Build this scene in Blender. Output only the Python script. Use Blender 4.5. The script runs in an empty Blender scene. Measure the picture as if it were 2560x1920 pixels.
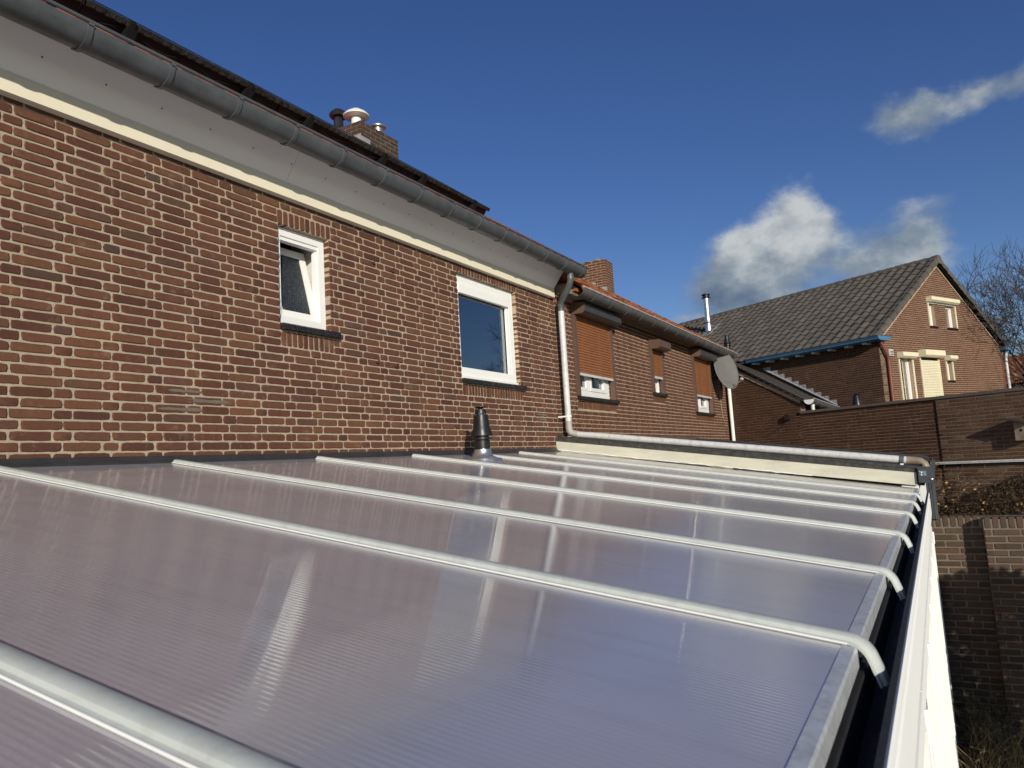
import bpy, math, random
import numpy as np
from mathutils import Vector, Matrix

random.seed(7)
S = bpy.context.scene
COL = S.collection

# ------------------------------------------------------------------ camera
YAW, PITCH, ROLL = math.radians(29.578), math.radians(6.385), math.radians(-3.441)
CAM = Vector((0.0, -4.15, 3.0))
cy, sy, cp, sp = math.cos(YAW), math.sin(YAW), math.cos(PITCH), math.sin(PITCH)
fwd = Vector((cp * cy, cp * sy, sp)); rgt = Vector((sy, -cy, 0)); upv = rgt.cross(fwd)
r2 = math.cos(ROLL) * rgt + math.sin(ROLL) * upv
u2 = -math.sin(ROLL) * rgt + math.cos(ROLL) * upv
cam = bpy.data.cameras.new('camera'); camo = bpy.data.objects.new('camera', cam); COL.objects.link(camo)
camo.matrix_world = Matrix(((r2.x, u2.x, -fwd.x, CAM.x), (r2.y, u2.y, -fwd.y, CAM.y), (r2.z, u2.z, -fwd.z, CAM.z), (0, 0, 0, 1)))
cam.sensor_width = 36; cam.lens = 36 * 1840.66 / 2560; cam.clip_start = 0.05; cam.clip_end = 2000
cam.dof.use_dof = True; cam.dof.focus_distance = 6.5; cam.dof.aperture_fstop = 7.0
S.camera = camo

# ------------------------------------------------------------------ sky, clouds and sun
ELEV = math.radians(17.2)
TOSUN = Vector((-1.1, -1.0, 0)).normalized() * math.cos(ELEV) + Vector((0, 0, math.sin(ELEV)))
W = bpy.data.worlds.new('World'); S.world = W; W.use_nodes = True
wt = W.node_tree; wt.nodes.clear()
def wn(t, **k):
    n = wt.nodes.new(t)
    for a, b in k.items(): setattr(n, a, b)
    return n
def wl(a, b): wt.links.new(a, b)
def wmath(op, a, b=None, c=None):
    n = wn('ShaderNodeMath', operation=op)
    for i, q in enumerate((a, b, c)):
        if q is None: continue
        if isinstance(q, (int, float)): n.inputs[i].default_value = q
        else: wl(q, n.inputs[i])
    return n.outputs[0]
sky = wn('ShaderNodeTexSky', sky_type='NISHITA', sun_disc=False, sun_elevation=ELEV,
         sun_rotation=math.atan2(TOSUN.x, TOSUN.y), altitude=0, air_density=1.0, dust_density=0.3, ozone_density=3.5)
tc = wn('ShaderNodeTexCoord')
# a tangent frame fixed in the sky: x to the right along the horizon, y up, centred at azimuth 12 deg, elevation 17 deg
ca, ce = math.radians(12), math.radians(17)
CF = Vector((math.cos(ce) * math.cos(ca), math.cos(ce) * math.sin(ca), math.sin(ce)))
CR = Vector((math.sin(ca), -math.cos(ca), 0)); CU = CR.cross(CF)
def wdot(v):
    n = wn('ShaderNodeVectorMath', operation='DOT_PRODUCT'); wl(tc.outputs['Generated'], n.inputs[0]); n.inputs[1].default_value = v
    return n.outputs['Value']
df = wmath('MAXIMUM', wdot(CF), 0.05)
cx = wmath('DIVIDE', wdot(CR), df); cyy = wmath('DIVIDE', wdot(CU), df)
comb = wn('ShaderNodeCombineXYZ'); wl(cx, comb.inputs[0]); wl(cyy, comb.inputs[1])
def wnoise(scale, detail, rough, off=(0, 0, 0), out='Fac', src=None):
    m = wn('ShaderNodeMapping'); m.inputs['Location'].default_value = off; m.inputs['Scale'].default_value = (0.85, 1.15, 1)
    wl((src or comb).outputs[0], m.inputs[0])
    n = wn('ShaderNodeTexNoise'); n.inputs['Scale'].default_value = scale; n.inputs['Detail'].default_value = detail
    n.inputs['Roughness'].default_value = rough; wl(m.outputs[0], n.inputs[0]); return n.outputs[out]
def warp(src, scale, amt, off):
    a = wn('ShaderNodeVectorMath', operation='SUBTRACT'); wl(wnoise(scale, 5, 0.6, off, 'Color', src), a.inputs[0]); a.inputs[1].default_value = (0.5, 0.5, 0.5)
    b = wn('ShaderNodeVectorMath', operation='MULTIPLY_ADD'); wl(a.outputs[0], b.inputs[0]); b.inputs[1].default_value = (amt, amt, 0); wl(src.outputs[0], b.inputs[2]); return b
wv = warp(warp(comb, 14, 0.045, (1.3, 4.4, 0.2)), 45, 0.022, (6.1, 0.7, 0.9))
sep = wn('ShaderNodeSeparateXYZ'); wl(wv.outputs[0], sep.inputs[0]); wx, wy = sep.outputs[0], sep.outputs[1]
BLOBS = [  # x, y, rx, ry, weight, brightness: a cumulus with a grey foot, its ragged neighbour, thin cloud above
    (0.080, 0.002, 0.034, 0.034, 1.0, 1.05), (0.058, -0.032, 0.050, 0.036, 1.1, 1.0), (0.008, -0.045, 0.042, 0.032, 0.95, 0.8), (0.034, -0.072, 0.055, 0.030, 0.9, 0.72),
    (-0.022, -0.088, 0.042, 0.030, 0.75, 0.15), (0.030, -0.102, 0.065, 0.024, 0.7, 0.3), (0.115, -0.030, 0.030, 0.034, 0.5, 0.7), (0.150, -0.075, 0.050, 0.030, 0.85, 0.55),
    (0.200, -0.060, 0.045, 0.042, 0.8, 0.6), (0.228, -0.050, 0.030, 0.040, 0.55, 0.66), (0.250, -0.008, 0.030, 0.013, 0.32, 0.6), (-0.065, -0.122, 0.030, 0.011, 0.75, 0.85),
    (0.185, 0.098, 0.030, 0.020, 0.40, 0.5), (0.215, 0.094, 0.045, 0.026, 0.66, 0.58), (0.265, 0.099, 0.045, 0.018, 0.55, 0.6), (0.315, 0.104, 0.040, 0.018, 0.55, 0.55), (0.222, 0.070, 0.034, 0.020, 0.28, 0.5),
    (0.37, 0.115, 0.05, 0.02, 0.5, 0.5), (0.52, 0.02, 0.07, 0.04, 0.7, 0.7), (0.60, 0.0, 0.08, 0.04, 0.8, 0.6), (-0.42, -0.16, 0.10, 0.03, 0.6, 0.6)]
tot = None; bri = None
for (x0, y0, rx, ry, we, br) in BLOBS:
    px = wmath('MULTIPLY', wmath('SUBTRACT', wx, x0), 1 / rx); py = wmath('MULTIPLY', wmath('SUBTRACT', wy, y0), 1 / ry)
    e_ = wmath('MULTIPLY', wmath('POWER', 2.718, wmath('MULTIPLY', wmath('ADD', wmath('MULTIPLY', px, px), wmath('MULTIPLY', py, py)), -1.0)), we)
    b_ = wmath('MULTIPLY', e_, br)
    tot = e_ if tot is None else wmath('ADD', tot, e_); bri = b_ if bri is None else wmath('ADD', bri, b_)
nz1 = wnoise(24.0, 7, 0.56, (3.1, 1.7, 0)); nz2 = wnoise(24.0, 7, 0.56, (3.16, 1.64, 0))
dens = wmath('ADD', tot, wmath('MULTIPLY', wmath('SUBTRACT', nz1, 0.5), 0.85))
sm = wn('ShaderNodeMapRange', interpolation_type='SMOOTHSTEP'); wl(dens, sm.inputs['Value']); sm.inputs['From Min'].default_value = 0.22; sm.inputs['From Max'].default_value = 1.1; sm.inputs['To Max'].default_value = 0.94
gate = wn('ShaderNodeMapRange'); wl(tot, gate.inputs['Value']); gate.inputs['From Min'].default_value = 0.02; gate.inputs['From Max'].default_value = 0.14
cov = wmath('MULTIPLY', sm.outputs[0], gate.outputs[0])
shade = wmath('DIVIDE', bri, wmath('MAXIMUM', tot, 0.02))
shade = wmath('ADD', shade, wmath('MULTIPLY', wmath('SUBTRACT', nz1, nz2), 0.9))   # relief of the billows on the side away from the sun
ccol = wn('ShaderNodeValToRGB'); wl(shade, ccol.inputs[0])
ccol.color_ramp.elements[0].position = 0.15; ccol.color_ramp.elements[0].color = (1.05, 1.6, 2.6, 1)
ccol.color_ramp.elements[1].position = 1.05; ccol.color_ramp.elements[1].color = (6.6, 6.9, 6.9, 1)
el_ = ccol.color_ramp.elements.new(0.6); el_.color = (2.9, 3.5, 4.1, 1)
hs = wn('ShaderNodeHueSaturation'); hs.inputs['Hue'].default_value = 0.518; hs.inputs['Saturation'].default_value = 1.16; wl(sky.outputs[0], hs.inputs['Color'])
mx = wn('ShaderNodeMix', data_type='RGBA'); wl(cov, mx.inputs['Factor']); wl(hs.outputs[0], mx.inputs['A']); wl(ccol.outputs[0], mx.inputs['B'])
bg = wn('ShaderNodeBackground'); bg.inputs['Strength'].default_value = 0.085; wl(mx.outputs['Result'], bg.inputs['Color'])
wo = wn('ShaderNodeOutputWorld'); wl(bg.outputs[0], wo.inputs[0])

sun = bpy.data.lights.new('sun', 'SUN'); sun.energy = 4.2; sun.angle = math.radians(0.53); sun.color = (1.0, 0.93, 0.82)
suno = bpy.data.objects.new('sun', sun); COL.objects.link(suno); suno.rotation_euler = TOSUN.to_track_quat('Z', 'Y').to_euler()
suno.location = (-12, -12, 14)
S.view_settings.view_transform = 'Standard'; S.view_settings.look = 'None'; S.view_settings.exposure = 0.0; S.view_settings.gamma = 1.0
S.view_settings.use_curve_mapping = False
S.render.engine = 'CYCLES'; S.cycles.max_bounces = 6; S.cycles.use_denoising = True

# ------------------------------------------------------------------ materials
class NT:
    def __init__(s, name):
        s.m = bpy.data.materials.new(name); s.m.use_nodes = True; s.t = s.m.node_tree; s.t.nodes.clear()
        s.o = s.n('ShaderNodeOutputMaterial'); s.b = s.n('ShaderNodeBsdfPrincipled'); s.l(s.b.outputs[0], s.o.inputs[0])
    def n(s, t, **k):
        x = s.t.nodes.new(t)
        for a, b in k.items(): setattr(x, a, b)
        return x
    def l(s, a, b): s.t.links.new(a, b)
    def pos(s):
        if not hasattr(s, 'g'): s.g = s.n('ShaderNodeNewGeometry')
        return s.g.outputs['Position']
    def noise(s, scale, detail=4, rough=0.55, stretch=None, dist=0.0):
        x = s.n('ShaderNodeTexNoise'); x.inputs['Scale'].default_value = scale; x.inputs['Detail'].default_value = detail
        x.inputs['Roughness'].default_value = rough; x.inputs['Distortion'].default_value = dist
        if stretch:
            m = s.n('ShaderNodeMapping'); m.inputs['Scale'].default_value = stretch; s.l(s.pos(), m.inputs[0]); s.l(m.outputs[0], x.inputs[0])
        else: s.l(s.pos(), x.inputs[0])
        return x.outputs['Fac']
    def ramp(s, fac, stops):
        r = s.n('ShaderNodeValToRGB'); s.l(fac, r.inputs[0]); e = r.color_ramp.elements
        while len(e) > 1: e.remove(e[-1])
        e[0].position = stops[0][0]; e[0].color = (*stops[0][1], 1)
        for p, c in stops[1:]:
            q = e.new(p); q.color = (*c, 1)
        return r.outputs[0]
    def mix(s, fac, a, b, mode='MIX'):
        x = s.n('ShaderNodeMix', data_type='RGBA', blend_type=mode)
        for q, i in ((fac, 'Factor'), (a, 'A'), (b, 'B')):
            if isinstance(q, (int, float)): x.inputs[i].default_value = q
            elif isinstance(q, tuple): x.inputs[i].default_value = (*q, 1)
            else: s.l(q, x.inputs[i])
        return x.outputs['Result']
    def math(s, op, a, b=0.0):
        x = s.n('ShaderNodeMath', operation=op)
        for q, i in ((a, 0), (b, 1)):
            if isinstance(q, (int, float)): x.inputs[i].default_value = q
            else: s.l(q, x.inputs[i])
        return x.outputs[0]
    def mr(s, v, a, b, c=0.0, d=1.0):
        x = s.n('ShaderNodeMapRange'); s.l(v, x.inputs['Value'])
        for k, q in zip(('From Min', 'From Max', 'To Min', 'To Max'), (a, b, c, d)): x.inputs[k].default_value = q
        return x.outputs[0]
    def bump(s, h, strength, dist=0.002):
        x = s.n('ShaderNodeBump'); x.inputs['Strength'].default_value = strength; x.inputs['Distance'].default_value = dist
        s.l(h, x.inputs['Height']); s.l(x.outputs[0], s.b.inputs['Normal'])
    def rand(s):   # a random number for each loose piece, whatever object it is in
        if not hasattr(s, 'g'): s.g = s.n('ShaderNodeNewGeometry')
        oi = s.n('ShaderNodeObjectInfo')
        w = s.n('ShaderNodeTexWhiteNoise', noise_dimensions='2D'); c = s.n('ShaderNodeCombineXYZ')
        s.l(s.g.outputs['Random Per Island'], c.inputs[0]); s.l(oi.outputs['Random'], c.inputs[1]); s.l(c.outputs[0], w.inputs['Vector'])
        return w.outputs['Value'], w.outputs['Color']

def plain(name, col, rough=0.55, metal=0.0, var=0.15, vs=3.0, bump=0.0, bs=60.0, spec=0.5, dirt=None, dirt_amt=0.3, dirt_scale=4.0, stretch=None, piece=0.0, spots=None):
    q = NT(name)
    a = tuple(c * (1 - var) for c in col); b = tuple(min(1, c * (1 + var)) for c in col)
    c = q.mix(q.mr(q.noise(vs, 5, 0.6, stretch), 0.3, 0.7), a, b)
    if spots: c = q.mix(q.mr(q.noise(5.0, 6, 0.75), 0.66, 0.74, 0, 0.6), c, spots)
    if dirt: c = q.mix(q.math('MULTIPLY', q.mr(q.noise(dirt_scale, 7, 0.65, stretch), 0.48, 0.75), dirt_amt), c, dirt)
    if piece:
        v, _ = q.rand(); c = q.mix(1.0, c, q.ramp(v, [(0, (1 - piece,) * 3), (1, (1, 1, 1))]), 'MULTIPLY')
    q.l(c, q.b.inputs['Base Color']); q.b.inputs['Roughness'].default_value = rough; q.b.inputs['Metallic'].default_value = metal
    q.b.inputs['Specular IOR Level'].default_value = spec
    q.l(q.mr(q.noise(vs * 3, 4), 0.3, 0.7, max(0.03, rough - 0.1), min(1, rough + 0.1)), q.b.inputs['Roughness'])
    if bump: q.bump(q.noise(bs, 5, 0.6), bump)
    return q.m

def brickmat(name, stops, spots=(0.5, 0.36, 0.26), spot_amt=0.35, dark=(0.03, 0.02, 0.016), bump=0.5):
    q = NT(name); v, _ = q.rand()
    c = q.ramp(v, stops)
    c = q.mix(q.mr(q.noise(22, 6, 0.65), 0.35, 0.7, 0, 0.55), c, q.mix(1.0, c, (0.62, 0.6, 0.62), 'MULTIPLY'))
    c = q.mix(q.mr(q.noise(2.2, 4, 0.6), 0.42, 0.72, 0, 0.35), c, q.mix(1.0, c, (1.35, 1.22, 1.1), 'MULTIPLY'))
    c = q.mix(q.mr(q.noise(0.9, 6, 0.65), 0.45, 0.75, 0, 0.4), c, q.mix(1.0, c, (0.72, 0.72, 0.76), 'MULTIPLY'))
    c = q.mix(q.mr(q.noise(6.5, 6, 0.7), 0.58, 0.8, 0, 0.30), c, spots)
    c = q.mix(q.mr(q.noise(55, 5, 0.7, (1, 1, 0.6)), 0.62, 0.76, 0, spot_amt), c, spots)
    c = q.mix(q.mr(q.noise(90, 3, 0.6), 0.66, 0.74, 0, 0.7), c, dark)
    q.l(c, q.b.inputs['Base Color']); q.b.inputs['Roughness'].default_value = 0.86; q.b.inputs['Specular IOR Level'].default_value = 0.25
    h = q.math('ADD', q.noise(160, 5, 0.7), q.math('MULTIPLY', q.noise(35, 4, 0.6), 1.3))
    q.bump(h, bump, 0.0016); return q.m

def mortarmat(name, col, col2, bump=0.9):
    q = NT(name)
    c = q.mix(q.mr(q.noise(3, 6, 0.65), 0.35, 0.65), col, col2)
    c = q.mix(q.mr(q.noise(120, 4, 0.7), 0.55, 0.75, 0, 0.5), c, q.mix(1.0, c, (0.5, 0.47, 0.42), 'MULTIPLY'))
    q.l(c, q.b.inputs['Base Color']); q.b.inputs['Roughness'].default_value = 0.92; q.b.inputs['Specular IOR Level'].default_value = 0.15
    q.bump(q.math('ADD', q.noise(220, 4, 0.7), q.noise(45, 4, 0.6)), bump, 0.003); return q.m

MAT = {}
MAT['brick'] = brickmat('red_brown_brick', [(0, (0.086, 0.037, 0.025)), (0.3, (0.118, 0.049, 0.029)), (0.6, (0.134, 0.058, 0.035)), (0.82, (0.150, 0.068, 0.036)), (0.92, (0.098, 0.049, 0.038)), (0.97, (0.170, 0.073, 0.035)), (1, (0.070, 0.047, 0.035))])
MAT['brick2'] = brickmat('brown_brick', [(0, (0.105, 0.048, 0.028)), (0.5, (0.135, 0.060, 0.034)), (0.85, (0.152, 0.073, 0.039)), (1, (0.096, 0.052, 0.035))], spot_amt=0.2)
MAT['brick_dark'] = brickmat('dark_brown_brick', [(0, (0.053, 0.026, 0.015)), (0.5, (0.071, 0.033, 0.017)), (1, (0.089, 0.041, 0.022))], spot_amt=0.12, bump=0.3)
MAT['brick_new'] = brickmat('brown_smooth_brick', [(0, (0.084, 0.044, 0.025)), (0.5, (0.101, 0.052, 0.029)), (0.85, (0.111, 0.061, 0.037)), (1, (0.134, 0.095, 0.063))], spot_amt=0.3, bump=0.3)
MAT['brick_gable'] = brickmat('gable_brick', [(0, (0.098, 0.044, 0.025)), (0.5, (0.123, 0.056, 0.031)), (1, (0.145, 0.068, 0.039))], spot_amt=0.1, bump=0.25)
MAT['brick_garden'] = brickmat('weathered_garden_brick', [(0, (0.061, 0.042, 0.029)), (0.4, (0.083, 0.056, 0.037)), (0.75, (0.097, 0.064, 0.044)), (0.92, (0.108, 0.052, 0.031)), (1, (0.050, 0.038, 0.031))], spots=(0.2, 0.19, 0.14), spot_amt=0.5)
MAT['brick_chimney'] = brickmat('chimney_brick', [(0, (0.054, 0.037, 0.027)), (0.6, (0.076, 0.050, 0.036)), (1, (0.083, 0.048, 0.032))], spots=(0.3, 0.28, 0.12), spot_amt=0.35)
MAT['mortar'] = mortarmat('cream_mortar', (0.455, 0.375, 0.265), (0.37, 0.30, 0.21))
MAT['mortar2'] = mortarmat('pink_cream_mortar', (0.50, 0.37, 0.26), (0.42, 0.31, 0.21))
MAT['mortar_far'] = mortarmat('light_brown_mortar', (0.40, 0.29, 0.20), (0.33, 0.24, 0.17))
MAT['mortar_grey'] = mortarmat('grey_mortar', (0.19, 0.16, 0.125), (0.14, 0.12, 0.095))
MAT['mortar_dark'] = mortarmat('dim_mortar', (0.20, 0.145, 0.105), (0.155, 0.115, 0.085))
MAT['glazed'] = plain('dark_glazed_tile', (0.022, 0.018, 0.018), 0.3, var=0.3, vs=20, piece=0.4, dirt=(0.2, 0.18, 0.12), dirt_amt=0.35, dirt_scale=60)
MAT['cream'] = plain('cream_painted_board', (0.80, 0.74, 0.56), 0.5, var=0.04, vs=1.5, bump=0.05)
MAT['soffit'] = plain('pale_grey_soffit', (0.88, 0.86, 0.79), 0.5, var=0.04, vs=1.2)
MAT['zinc'] = plain('grey_zinc', (0.105, 0.115, 0.118), 0.42, 0.25, var=0.18, vs=4, dirt=(0.2, 0.2, 0.19), dirt_amt=0.4, dirt_scale=9)
MAT['zinc2'] = plain('weathered_grey_gutter', (0.115, 0.115, 0.108), 0.5, 0.15, var=0.2, vs=5, dirt=(0.06, 0.055, 0.045), dirt_amt=0.5)
MAT['zinc_pale'] = plain('pale_zinc_edge', (0.50, 0.49, 0.46), 0.45, 0.2, var=0.1)
MAT['lead'] = plain('grey_lead', (0.30, 0.31, 0.32), 0.55, 0.1, var=0.3, vs=14, bump=0.3, bs=30)
MAT['pvc'] = plain('light_grey_pvc', (0.60, 0.60, 0.58), 0.42, var=0.05, vs=3, dirt=(0.12, 0.11, 0.09), dirt_amt=0.45, dirt_scale=16)
MAT['pvc_dirty'] = plain('dirty_grey_pvc', (0.36, 0.34, 0.30), 0.5, var=0.15, vs=6, dirt=(0.10, 0.085, 0.06), dirt_amt=0.6, dirt_scale=14)
MAT['pvc_brown'] = plain('stained_pipe_elbow', (0.24, 0.19, 0.13), 0.5, var=0.25, vs=12)
MAT['white'] = plain('white_upvc', (0.82, 0.82, 0.77), 0.5, var=0.02, vs=2, spec=0.0)
MAT['whitewood'] = plain('white_frame', (0.80, 0.80, 0.76), 0.4, var=0.04, vs=2)
MAT['cream_alu'] = plain('cream_shutter', (0.78, 0.72, 0.50), 0.45, var=0.03)
MAT['brown_alu'] = plain('brown_aluminium', (0.115, 0.070, 0.050), 0.45, var=0.08)
MAT['dark_alu'] = plain('anthracite_box', (0.050, 0.052, 0.048), 0.45, var=0.12, vs=6)
MAT['slat'] = plain('orange_brown_slat', (0.30, 0.115, 0.040), 0.42, var=0.08, vs=8)
MAT['alu'] = plain('pale_aluminium', (0.50, 0.53, 0.49), 0.38, 0.0, var=0.05, vs=5, dirt=(0.30, 0.30, 0.27), dirt_amt=0.4, dirt_scale=24)
MAT['alu_mill'] = plain('mill_aluminium', (0.58, 0.60, 0.60), 0.36, 0.35, var=0.12, vs=18, dirt=(0.22, 0.22, 0.2), dirt_amt=0.5, dirt_scale=30)
MAT['steel'] = plain('bright_steel', (0.62, 0.62, 0.61), 0.36, 0.9, var=0.06, vs=12)
MAT['anth'] = plain('anthracite_profile', (0.055, 0.062, 0.066), 0.42, 0.1, var=0.1, vs=5)
MAT['black'] = plain('black_plastic', (0.012, 0.012, 0.013), 0.4, var=0.2)
MAT['rubber'] = plain('black_rubber', (0.015, 0.015, 0.015), 0.7, var=0.3, vs=30, bump=0.4)
MAT['flash'] = plain('dark_grey_flashing', (0.035, 0.037, 0.038), 0.45, var=0.2, vs=6)
MAT['bitumen'] = plain('bitumen', (0.035, 0.034, 0.032), 0.75, var=0.4, vs=14, bump=0.5, bs=90, dirt=(0.16, 0.15, 0.12), dirt_amt=0.4, dirt_scale=25)
MAT['panel'] = plain('black_panel', (0.008, 0.009, 0.012), 0.15, var=0.1)
MAT['panel_frame'] = plain('black_panel_frame', (0.020, 0.018, 0.015), 0.5, var=0.5, vs=40, dirt=(0.10, 0.09, 0.055), dirt_amt=0.5, dirt_scale=20)
MAT['tile_red'] = plain('red_clay_tile', (0.40, 0.105, 0.055), 0.75, var=0.2, vs=10, bump=0.3, piece=0.35)
MAT['tile_orange'] = plain('orange_clay_tile', (0.42, 0.15, 0.052), 0.8, var=0.25, vs=12, bump=0.4, piece=0.4, dirt=(0.12, 0.08, 0.04), dirt_amt=0.5, dirt_scale=20)
MAT['tile_dark'] = plain('dark_concrete_tile', (0.105, 0.092, 0.074), 0.8, var=0.2, vs=3, bump=0.4, bs=80, piece=0.28, spots=(0.34, 0.33, 0.26), dirt=(0.17, 0.15, 0.11), dirt_amt=0.4, dirt_scale=9)
MAT['shingle'] = plain('dark_shingle', (0.060, 0.054, 0.044), 0.85, var=0.3, vs=16, bump=0.7, bs=70, dirt=(0.14, 0.13, 0.10), dirt_amt=0.45, dirt_scale=30)
MAT['blue'] = plain('blue_gutter_paint', (0.070, 0.19, 0.33), 0.4, var=0.1, vs=3)
MAT['redpipe'] = plain('red_brown_pipe', (0.20, 0.062, 0.038), 0.5, var=0.15, vs=5)
MAT['mortarstrip'] = plain('beige_mortar_bed', (0.36, 0.29, 0.19), 0.9, var=0.2, vs=20, bump=0.8, bs=60)
MAT['wood_beige'] = plain('beige_bargeboard', (0.40, 0.33, 0.25), 0.6, var=0.15, vs=8)
MAT['browncap'] = plain('brown_wall_cap', (0.115, 0.090, 0.080), 0.5, var=0.1, vs=4)
MAT['wood'] = plain('weathered_wood', (0.22, 0.17, 0.12), 0.8, var=0.3, vs=10, bump=0.5)
MAT['dish'] = plain('grey_dish', (0.15, 0.146, 0.130), 0.5, var=0.04, vs=3)
MAT['tilewall'] = plain('white_bathroom_tile', (0.7, 0.68, 0.64), 0.25, var=0.03)
MAT['dark'] = plain('dark_room', (0.01, 0.01, 0.01), 0.9, var=0.1)
MAT['curtain'] = plain('reflected_sky_blind', (0.24, 0.30, 0.37), 0.8, var=0.06, vs=2)
MAT['curtain_dark'] = plain('dark_blue_blind', (0.012, 0.03, 0.06), 0.8, var=0.06, vs=2)
MAT['net'] = plain('pale_net_curtain', (0.35, 0.33, 0.28), 0.9, var=0.2, vs=10, stretch=(20, 20, 1))
MAT['teal'] = plain('teal_curtain', (0.16, 0.42, 0.37), 0.8, var=0.25, vs=8, stretch=(6, 6, 0.7))
MAT['silicone'] = plain('white_sealant', (0.82, 0.82, 0.76), 0.4, var=0.05)
MAT['foil'] = plain('silver_foil', (0.75, 0.75, 0.75), 0.25, 0.9, var=0.1, bump=1.0, bs=70)
MAT['rust'] = plain('rusty_iron', (0.055, 0.022, 0.014), 0.8, var=0.3)
MAT['lichen'] = plain('lichen_mortar', (0.30, 0.27, 0.12), 0.9, var=0.4, vs=30, bump=0.8, bs=50)
MAT['soil'] = plain('garden_soil', (0.045, 0.036, 0.025), 0.95, var=0.4, vs=8, bump=0.8, bs=30)
MAT['bark'] = plain('dark_bark', (0.050, 0.040, 0.034), 0.9, var=0.3, vs=8)
MAT['twig'] = plain('dry_brown_twig', (0.14, 0.095, 0.055), 0.9, var=0.3, vs=15)
MAT['straw'] = plain('dry_straw_stem', (0.26, 0.18, 0.075), 0.85, var=0.3, vs=15)
MAT['leaf_dry'] = plain('dry_ochre_leaf', (0.085, 0.052, 0.022), 0.8, var=0.5, vs=9, piece=0.6)
MAT['leaf_yellow'] = plain('yellow_leaf', (0.42, 0.24, 0.06), 0.7, var=0.2, vs=9)
MAT['leaf_green'] = plain('grey_green_leaf', (0.085, 0.095, 0.040), 0.75, var=0.4, vs=9, piece=0.5)
MAT['hedge'] = plain('evergreen_leaf', (0.040, 0.065, 0.025), 0.7, var=0.4, vs=9, piece=0.5)
# multiwall sheet
q = NT('multiwall_polycarbonate')
c = q.mix(q.mr(q.noise(1.1, 4, 0.6), 0.3, 0.7), (0.36, 0.345, 0.375), (0.42, 0.40, 0.425))
c = q.mix(q.mr(q.noise(60, 3, 0.6), 0.74, 0.8, 0, 0.5), c, (0.6, 0.6, 0.6))
c = q.mix(q.mr(q.noise(7, 5, 0.65, (2.2, 0.22, 0.22)), 0.5, 0.8, 0, 0.35), c, (0.26, 0.24, 0.24))
c = q.mix(q.mr(q.noise(130, 2, 0.5), 0.77, 0.80, 0, 0.8), c, (0.08, 0.07, 0.06))
q.l(c, q.b.inputs['Base Color']); q.b.inputs['Roughness'].default_value = 0.11; q.b.inputs['IOR'].default_value = 2.3; q.b.inputs['Specular IOR Level'].default_value = 0.72
q.l(q.mr(q.noise(2.2, 4, 0.6), 0.3, 0.7, 0.025, 0.06), q.b.inputs['Roughness']); MAT['poly'] = q.m
q = NT('old_clouded_polycarbonate')
c = q.mix(q.mr(q.noise(2.5, 5, 0.65, (1, 1, 5)), 0.35, 0.7), (0.66, 0.64, 0.50), (0.52, 0.51, 0.41))
q.l(c, q.b.inputs['Base Color']); q.b.inputs['Roughness'].default_value = 0.4; MAT['polyboard'] = q.m
def glass(name, tint, clear):
    q = NT(name); q.t.nodes.remove(q.b)
    gl = q.n('ShaderNodeBsdfGlossy'); gl.inputs['Roughness'].default_value = 0.015; gl.inputs['Color'].default_value = (1, 1, 1, 1)
    tr = q.n('ShaderNodeBsdfTransparent'); tr.inputs['Color'].default_value = (*tint, 1)
    fr = q.n('ShaderNodeFresnel'); fr.inputs['IOR'].default_value = 1.5
    m = q.n('ShaderNodeMixShader'); q.l(q.math('MINIMUM', q.math('ADD', q.math('MULTIPLY', fr.outputs[0], 1.6), clear), 0.95), m.inputs[0])
    q.l(tr.outputs[0], m.inputs[1]); q.l(gl.outputs[0], m.inputs[2]); q.l(m.outputs[0], q.o.inputs[0]); return q.m
MAT['glass'] = glass('window_glass', (0.85, 0.9, 0.9), 0.05)
MAT['glass_sky'] = glass('coated_glass', (0.75, 0.85, 0.95), 0.16)
q = NT('rain_ribbed_glass'); c = q.mix(q.mr(q.noise(18, 5, 0.7, (9, 9, 0.7)), 0.5, 0.75), (0.010, 0.016, 0.022), (0.10, 0.11, 0.11))
c = q.mix(q.mr(q.noise(150, 2, 0.5), 0.73, 0.78), c, (0.5, 0.5, 0.5))
q.l(c, q.b.inputs['Base Color']); q.b.inputs['Roughness'].default_value = 0.25; q.bump(q.noise(30, 4, 0.6, (6, 6, 0.5)), 0.8, 0.004); MAT['ribglass'] = q.m

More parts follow.
